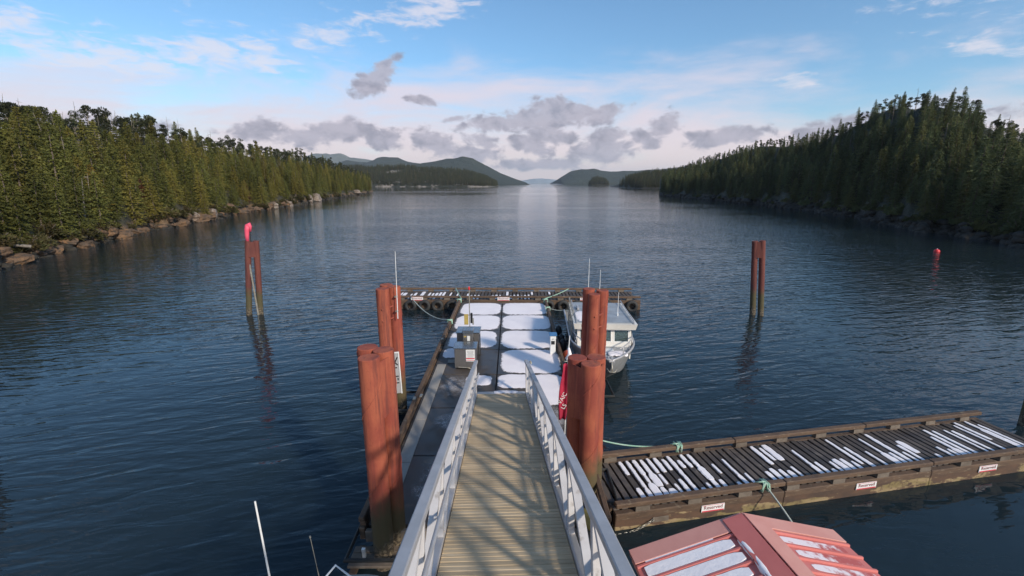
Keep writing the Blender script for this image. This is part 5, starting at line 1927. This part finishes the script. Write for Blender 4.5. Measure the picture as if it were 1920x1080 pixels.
MB().lathe([(0.30, 2.17), (0.32, 2.25), (0.30, 2.35), (0.16, 2.41), (0.02, 2.42)], (0.15, 4.6, 0), 18).build('radar_dome', 'white_paint', ro_, True)
MB().box((0.1, 3.9, 2.25), (0.35, 0.22, 0.16), None, 0.04).build('search_light', 'white_paint', ro_)
for xx, yy, z1 in ((-0.62, 3.5, 4.75), (-0.08, 3.7, 4.2), (0.72, 3.3, 3.25)):
    m_ = MB().cyl((xx, yy, 2.15), (xx, yy + 0.03, z1), 0.018, 0.008, 8)
    m_.cyl((xx, yy, 2.15), (xx, yy, 2.27), 0.035, n=8)
    m_.build('antenna', 'white_paint', ro_)
MB().box((-1.0, 4.4, 2.23), (0.10, 0.6, 0.12), None, 0.02).build('light_bar', 'aluminium', ro_)
# rails
br = MB()
rail = [(1.22, 2.2, 1.28)] + [(g[0] * 0.93, g[1] + 0.03, g[2] + 0.36) for g in gun[9:1:-1]]
br.tube(rail, 0.024, 8)
for i in (3, 5, 7):
    g = gun[i]
    br.cyl((g[0] * 0.93, g[1] + 0.03, g[2] - 0.03), (g[0] * 0.93, g[1] + 0.03, g[2] + 0.36), 0.018, n=6)
br.build('bow_rail', 'aluminium', BT, True)
br = MB()
rail = [(-1.22, 2.2, 1.28)] + [(-g[0] * 0.93, g[1] + 0.03, g[2] + 0.36) for g in gun[9:1:-1]]
br.tube(rail, 0.024, 8)
for i in (3, 5, 7):
    g = gun[i]
    br.cyl((-g[0] * 0.93, g[1] + 0.03, g[2] - 0.03), (-g[0] * 0.93, g[1] + 0.03, g[2] + 0.36), 0.018, n=6)
br.build('bow_rail', 'aluminium', BT, True)
an_ = MB().tube([(0.0, -0.28, 0.98), (0.0, -0.05, 1.25), (0.0, 0.35, 1.30)], 0.03, 8)
an_.tube([(-0.20, -0.16, 1.05), (-0.10, -0.26, 0.94), (0.10, -0.26, 0.94), (0.20, -0.16, 1.05)], 0.022, 8)
an_.build('anchor', 'galvanised', BT, True)
MB().box((0, 0.25, 1.27), (0.22, 0.6, 0.07), None, 0.02).build('bow_roller', 'aluminium', BT)
MB().box((0, 1.35, 1.17), (0.62, 0.62, 0.07), None, 0.03).build('deck_hatch', 'white_paint', BT)
# ladder rack and door frame on the dock side
lr = MB()
for yy in (3.2, 5.6):
    lr.cyl((-1.36, yy, 1.0), (-1.30, yy, 2.42), 0.022, n=8)
for zz in (1.35, 1.7, 2.05, 2.4):
    lr.cyl((-1.34, 3.2, zz), (-1.34, 5.6, zz), 0.016, n=6)
for yy in (3.7, 4.2, 4.7, 5.2):
    lr.cyl((-1.36, yy, 1.05), (-1.31, yy, 2.4), 0.014, n=6)
lr.build('side_rack', 'galvanised', BT)
for xx in (-0.55, 0.55):
    ob_ = MB().box((xx, 8.35, 0.55), (0.42, 0.55, 0.95), None, 0.10).build('outboard_motor', 'black', BT)
    MB().box((xx, 8.42, -0.1), (0.14, 0.22, 0.7), None, 0.03).build('motor_leg', 'black', ob_)

M_bt = Matrix.Translation(Vector((3.88, 16.55, -0.05))) @ Euler((0, 0, R(-3.5))).to_matrix().to_4x4()
def boat_snow(lx, ly, lz, sx, sy, seed, label):
    p = M_bt @ Vector((lx, ly, lz))
    tag(obj('snow_patch', patch_mesh(seed, amp=0.12, sq=2.6, th=0.05), None, p, (0, 0, R(-3.5)), (sx, sy, 1)), label, 'snow')
boat_snow(-0.82, 3.1, 2.165, 0.42, 0.85, 71, 'lumpy snow on the roof of the cabin boat')
boat_snow(0.40, 1.0, 1.205, 0.42, 0.30, 72, 'snow on the foredeck of the cabin boat')
boat_snow(-0.45, 1.75, 1.15, 0.45, 0.22, 73, 'snow against the wheelhouse front of the cabin boat')
# fenders between boat and dock
fm = MB().lathe([(0.03, -0.36), (0.13, -0.28), (0.17, -0.1), (0.17, 0.12), (0.12, 0.28), (0.04, 0.36)], n=14).mesh('fender', 'black', True)
for yy, zz, lab in ((21.9, 0.62, 'black cylinder fender beside the boat cockpit'), (20.6, 0.62, 'black ball fender beside the wheelhouse'), (19.9, 0.60, 'black fender hanging beside the boat shoulder')):
    tag(obj('boat_fender', fm, None, (2.36, yy, zz), (0, 0, 0)), lab, 'fender')
o_f = thing('boat_fender', 'orange-red ball fender hanging beside the boat bow', 'fender', (2.42, 18.75, 0.62))
MB().lathe([(0.03, -0.22), (0.16, -0.12), (0.20, 0.02), (0.15, 0.16), (0.04, 0.24)], n=14).build('ball', 'orange', o_f, True)
MB().cyl((0, 0, 0.22), (0.05, 0, 0.50), 0.012, n=6).build('lanyard', 'rope_pale', o_f)

# ================================================================== small boat under the gangway's left side
SB = thing('work_boat', 'small work boat beside the gangway with pale domed cabin top and whip antenna', 'boat', (-2.42, 6.95, 0), (0, 0, R(2)))
secs2, gun2 = hull_fn(5.6, 2.1, 0.95, 0.75, 0.9)
hb = loft(secs2).build('hull', 'hull_grey', SB)
SBR = Matrix.Rotation(PI, 3, 'Z')
for s in (-1, 1):
    MB().tube([(s * g[0], g[1], g[2] + 0.01) for g in gun2], 0.04, 8).build('gunwale', 'aluminium', SB, True)
dk = MB()
vs = []
for g in gun2:
    vs += [(-g[0] * 0.97, g[1] + 0.02, g[2] - 0.08), (g[0] * 0.97, g[1] + 0.02, g[2] - 0.08)]
dk.add(vs, [(2 * i, 2 * i + 1, 2 * i + 3, 2 * i + 2) for i in range(len(gun2) - 1)])
dk.build('deck', 'deck_grey', SB)
SB.rotation_euler = (0, 0, R(182))
SB.location = (-2.30, 1.6, 0)
# local frame now runs towards the dock stem-last: y_local = 1.6 - y_world
MB().box((0.0, -1.75, 1.30), (1.0, 1.0, 1.2), None, 0.08).build('cabin', 'cream_paint', SB)
SB.location = (-2.32, 3.4, 0)
top = MB()
prof = []
nseg = 28
vs, fs = [], []
for rr, zz in ((1.0, 1.90), (1.02, 1.94), (0.99, 1.985), (0.8, 2.015), (0.4, 2.035)):
    for i in range(nseg):
        an = 2 * PI * i / nseg
        sup = (abs(math.cos(an)) ** 3 + abs(math.sin(an)) ** 3) ** (-1 / 3)
        vs.append((0.62 * rr * sup * math.cos(an), -1.78 + 0.62 * 1.0 * rr * sup * math.sin(an) * 1.25, zz))
for k in range(4):
    fs += [(k * nseg + i, k * nseg + (i + 1) % nseg, (k + 1) * nseg + (i + 1) % nseg, (k + 1) * nseg + i) for i in range(nseg)]
fs += [tuple(range(4 * nseg, 5 * nseg)), tuple(range(nseg - 1, -1, -1))]
top.add(vs, fs)
top.build('cabin_top', 'cabin_green', SB, True)


# ================================================================== red-roofed floating shed
SHZ = R(7)
SD = thing('floating_shed', 'floating shed with red ribbed metal roof striped with snow', 'shed', (3.26, 5.50, 0), (0, 0, SHZ))
HWL, HWR, SL = 1.62, 1.52, 4.2          # half widths and length (towards -y)
ZR, ZE = 3.40, 2.95
MB().box((0, -SL / 2, 0.25), (3.4, SL + 0.6, 0.5), None, 0.03).build('pontoon', 'dark_float', SD)
MB().box((0, -SL / 2, 0.55), (3.3, SL + 0.4, 0.08), None, 0.01).build('floor', 'grey_timber', SD)
for xx in (-1.35, 1.3):
    MB().box((xx, -SL / 2 - 0.05, 1.77), (0.08, SL - 0.4, 2.35)).build('side_wall', 'shed_wall', SD)
for yy in (-0.25, -SL + 0.15):
    m_ = MB()
    m_.box((-0.03, yy, 1.77), (2.57, 0.08, 2.35))
    m_.hexa([(-1.31, yy - .04, 2.945), (1.26, yy - .04, 2.945), (1.26, yy + .04, 2.945), (-1.31, yy + .04, 2.945),
             (-0.12, yy - .04, 3.30), (0.12, yy - .04, 3.30), (0.12, yy + .04, 3.30), (-0.12, yy + .04, 3.30)])
    m_.build('gable_wall', 'shed_wall', SD)
for s, hw in ((-1, HWL), (1, HWR)):
    n_p = 19
    pw = SL / n_p
    slope = math.atan2(ZR - ZE, hw)
    ln = math.hypot(hw, ZR - ZE)
    rm = Euler((0, s * slope, 0)).to_matrix()
    for k in range(n_p):
        y0 = -k * pw
        m_ = MB()
        c_ = Vector((s * hw / 2, y0 - pw / 2, (ZR + ZE) / 2))
        m_.box(c_, (ln, pw - 0.002, 0.012), rm)
        m_.build('roof_panel', 'roof_red', SD)
        rb = MB()
        rb.hexa([Vector(q) for q in [rm @ Vector((x, y, z)) + Vector((s * hw / 2, y0 - pw, (ZR + ZE) / 2)) for x, y, z in
                ((-ln / 2 * 0.99, -0.024, 0.008), (ln / 2, -0.024, 0.008), (ln / 2, 0.024, 0.008), (-ln / 2 * 0.99, 0.024, 0.008),
                 (-ln / 2 * 0.99, -0.013, 0.036), (ln / 2, -0.013, 0.036), (ln / 2, 0.013, 0.036), (-ln / 2 * 0.99, 0.013, 0.036))]])
        if k < n_p - 1:
            rb.build('roof_rib', 'roof_red', SD)
    # verge trim on the far gable and near gable
    for yy in (0.03, -SL - 0.03):
        MB().box(Vector((s * hw / 2, yy - (0.09 if yy > 0 else -0.09), (ZR + ZE) / 2)) + rm @ Vector((0, 0, 0.026)), (ln, 0.24, 0.022), rm, 0.004).build('verge_trim', 'roof_trim', SD)
        MB().box(Vector((s * hw / 2, yy + (0.025 if yy > 0 else -0.025), (ZR + ZE) / 2)) + rm @ Vector((0, 0, -0.04)), (ln, 0.015, 0.15), rm).build('verge_trim', 'roof_trim', SD)
    # ridge cap half
    MB().box(Vector((s * 0.14, -SL / 2, ZR - 0.14 * math.tan(slope))) + rm @ Vector((0, 0, 0.048)), (0.29, SL + 0.05, 0.016), rm, 0.003).build('ridge_cap', 'roof_trim' if s > 0 else 'roof_red', SD)
    MB().box(Vector((s * (hw - 0.03), -SL / 2, ZE - 0.055)), (0.02, SL, 0.09)).build('eave_trim', 'roof_trim', SD)

# snow in the pans of the roof
def roof_snow(s, hw, label, x0, x1, thick, seed, mat='snow', wd=0.86):
    rg_ = random.Random(seed)
    slope = math.atan2(ZR - ZE, hw)
    rm = Euler((0, s * slope, 0)).to_matrix()
    ln = math.hypot(hw, ZR - ZE)
    n_p = 19
    pw = SL / n_p
    mb = MB()
    for k in range(n_p):
        yc = -k * pw - pw / 2
        if k == 0:
            yc -= 0.06
        w0 = pw * wd * (0.75 if k == 0 else 1)
        a, b = x0 + rg_.gauss(0, 0.05), x1 - rg_.uniform(0, 0.10)
        if k == 0:
            a += 0.2
        m = 14
        rows_ = []
        for i in range(m + 1):
            t_ = i / m
            e = min(1.0, 0.55 + 5 * t_) * (min(1.0, 0.8 + 6 * (1 - t_)))
            hw_ = w0 / 2 * e * rg_.uniform(0.96, 1.01)
            x = s * (a + (b - a) * t_)
            rows_.append([(x, -hw_, 0.008), (x, -hw_ * 0.86, thick), (x, hw_ * 0.86, thick), (x, hw_, 0.008)])
        vs, fs = [], []
        for rw in rows_:
            for q in rw:
                v = rm @ Vector((q[0] - s * hw / 2 / math.cos(slope), q[1], q[2])) + Vector((s * hw / 2, yc, (ZR + ZE) / 2))
                vs.append(v)
        for i in range(m):
            for c2 in range(3):
                fs.append((i * 4 + c2, i * 4 + c2 + 1, (i + 1) * 4 + c2 + 1, (i + 1) * 4 + c2))
        fs += [(0, 1, 2, 3), (m * 4 + 3, m * 4 + 2, m * 4 + 1, m * 4)]
        mb.add(vs, fs)
    o = mb.build('snow_cover', mat, None, False, SD.location, SD.rotation_euler)
    tag(o, label, None, kind='stuff')


def rosy_snow():
    m, t, b = base_mat('thin_snow')
    p = coords(t, 'World')
    f = t.noise(p, 7, 5, 0.65)
    xx = t.sep(t.node('ShaderNodeTexCoord').outputs['Object'])[0]
    k = t.m('SUBTRACT', t.m('ADD', f, 0.30), t.m('MULTIPLY', xx, 0.30))
    col = t.mix(t.ss(k, 0.40, 0.62), (0.45, 0.10, 0.09), (0.76, 0.68, 0.70))
    t.l.new(col, b.inputs['Base Color'])
    b.inputs['Roughness'].default_value = 0.6


rosy_snow()
roof_snow(-1, HWL, 'wide snow strips between the ribs on the gangway-side slope of the red roof', 0.42, 1.62, 0.030, 5)
roof_snow(1, HWR, 'thin streaked snow between the ribs on the outer slope of the red roof', 0.40, 1.50, 0.010, 6, 'thin_snow', 0.55)
# snow lodged against the ridge cap
m_ = MB()
rg_ = random.Random(9)
pts = [(-0.26 + rg_.gauss(0, 0.012), -0.32 - i * 0.1, ZR - 0.05) for i in range(38)]
m_.tube(pts, 0.05, 8, [0.02] + [rg_.uniform(0.04, 0.055) for _ in range(36)] + [0.02])
tag(m_.build('snow_cover', 'snow', None, True, SD.location, SD.rotation_euler), 'narrow snow ridge lodged beside the red ridge cap', None, kind='stuff')

# small boat fittings that stand clear of the gangway
def to_local(root, p):
    M = Matrix.Translation(root.location) @ root.rotation_euler.to_matrix().to_4x4()
    return M.inverted() @ Vector(p)


rl = [to_local(SB, q) for q in ((-3.02, 5.20, 1.9), (-2.92, 5.45, 2.16), (-2.70, 5.80, 2.30), (-2.46, 5.74, 2.15), (-2.36, 5.65, 2.0))]
m_ = MB().tube(rl, 0.017, 8)
m_.cyl(to_local(SB, (-2.80, 5.62, 2.23)), to_local(SB, (-2.82, 5.5, 1.95)), 0.014, n=6)
m_.build('roof_rail', 'white_paint', SB, True)
MB().cyl(to_local(SB, (-3.28, 5.2, 1.0)), to_local(SB, (-3.43, 5.25, 3.86)), 0.016, 0.012, 8).build('whip_antenna', 'white_paint', SB)
m_ = MB().cyl(to_local(SB, (-2.62, 5.2, 2.2)), to_local(SB, (-2.75, 5.25, 3.30)), 0.006, 0.004, 6)
m_.cyl(to_local(SB, (-2.75, 5.25, 3.29)), to_local(SB, (-2.752, 5.25, 3.315)), 0.012, n=8)
m_.build('thin_antenna', 'galvanised', SB)

# ================================================================== sea air
hz = MB()
hz.box((0, 7600, 225), (18000, 15900, 452))
ho = hz.build('haze', None)
hm = bpy.data.materials.new('haze')
hm.use_nodes = True
hn = hm.node_tree
hn.nodes.clear()
pv_ = hn.nodes.new('ShaderNodeVolumePrincipled')
pv_.inputs['Color'].default_value = (0.80, 0.90, 1.0, 1)
pv_.inputs['Density'].default_value = 0.00006
pv_.inputs['Anisotropy'].default_value = 0.1
oo = hn.nodes.new('ShaderNodeOutputMaterial')
hn.links.new(pv_.outputs[0], oo.inputs['Volume'])
ho.data.materials.append(hm)
tag(ho, 'thin blue sea haze over the whole inlet', None, kind='stuff')
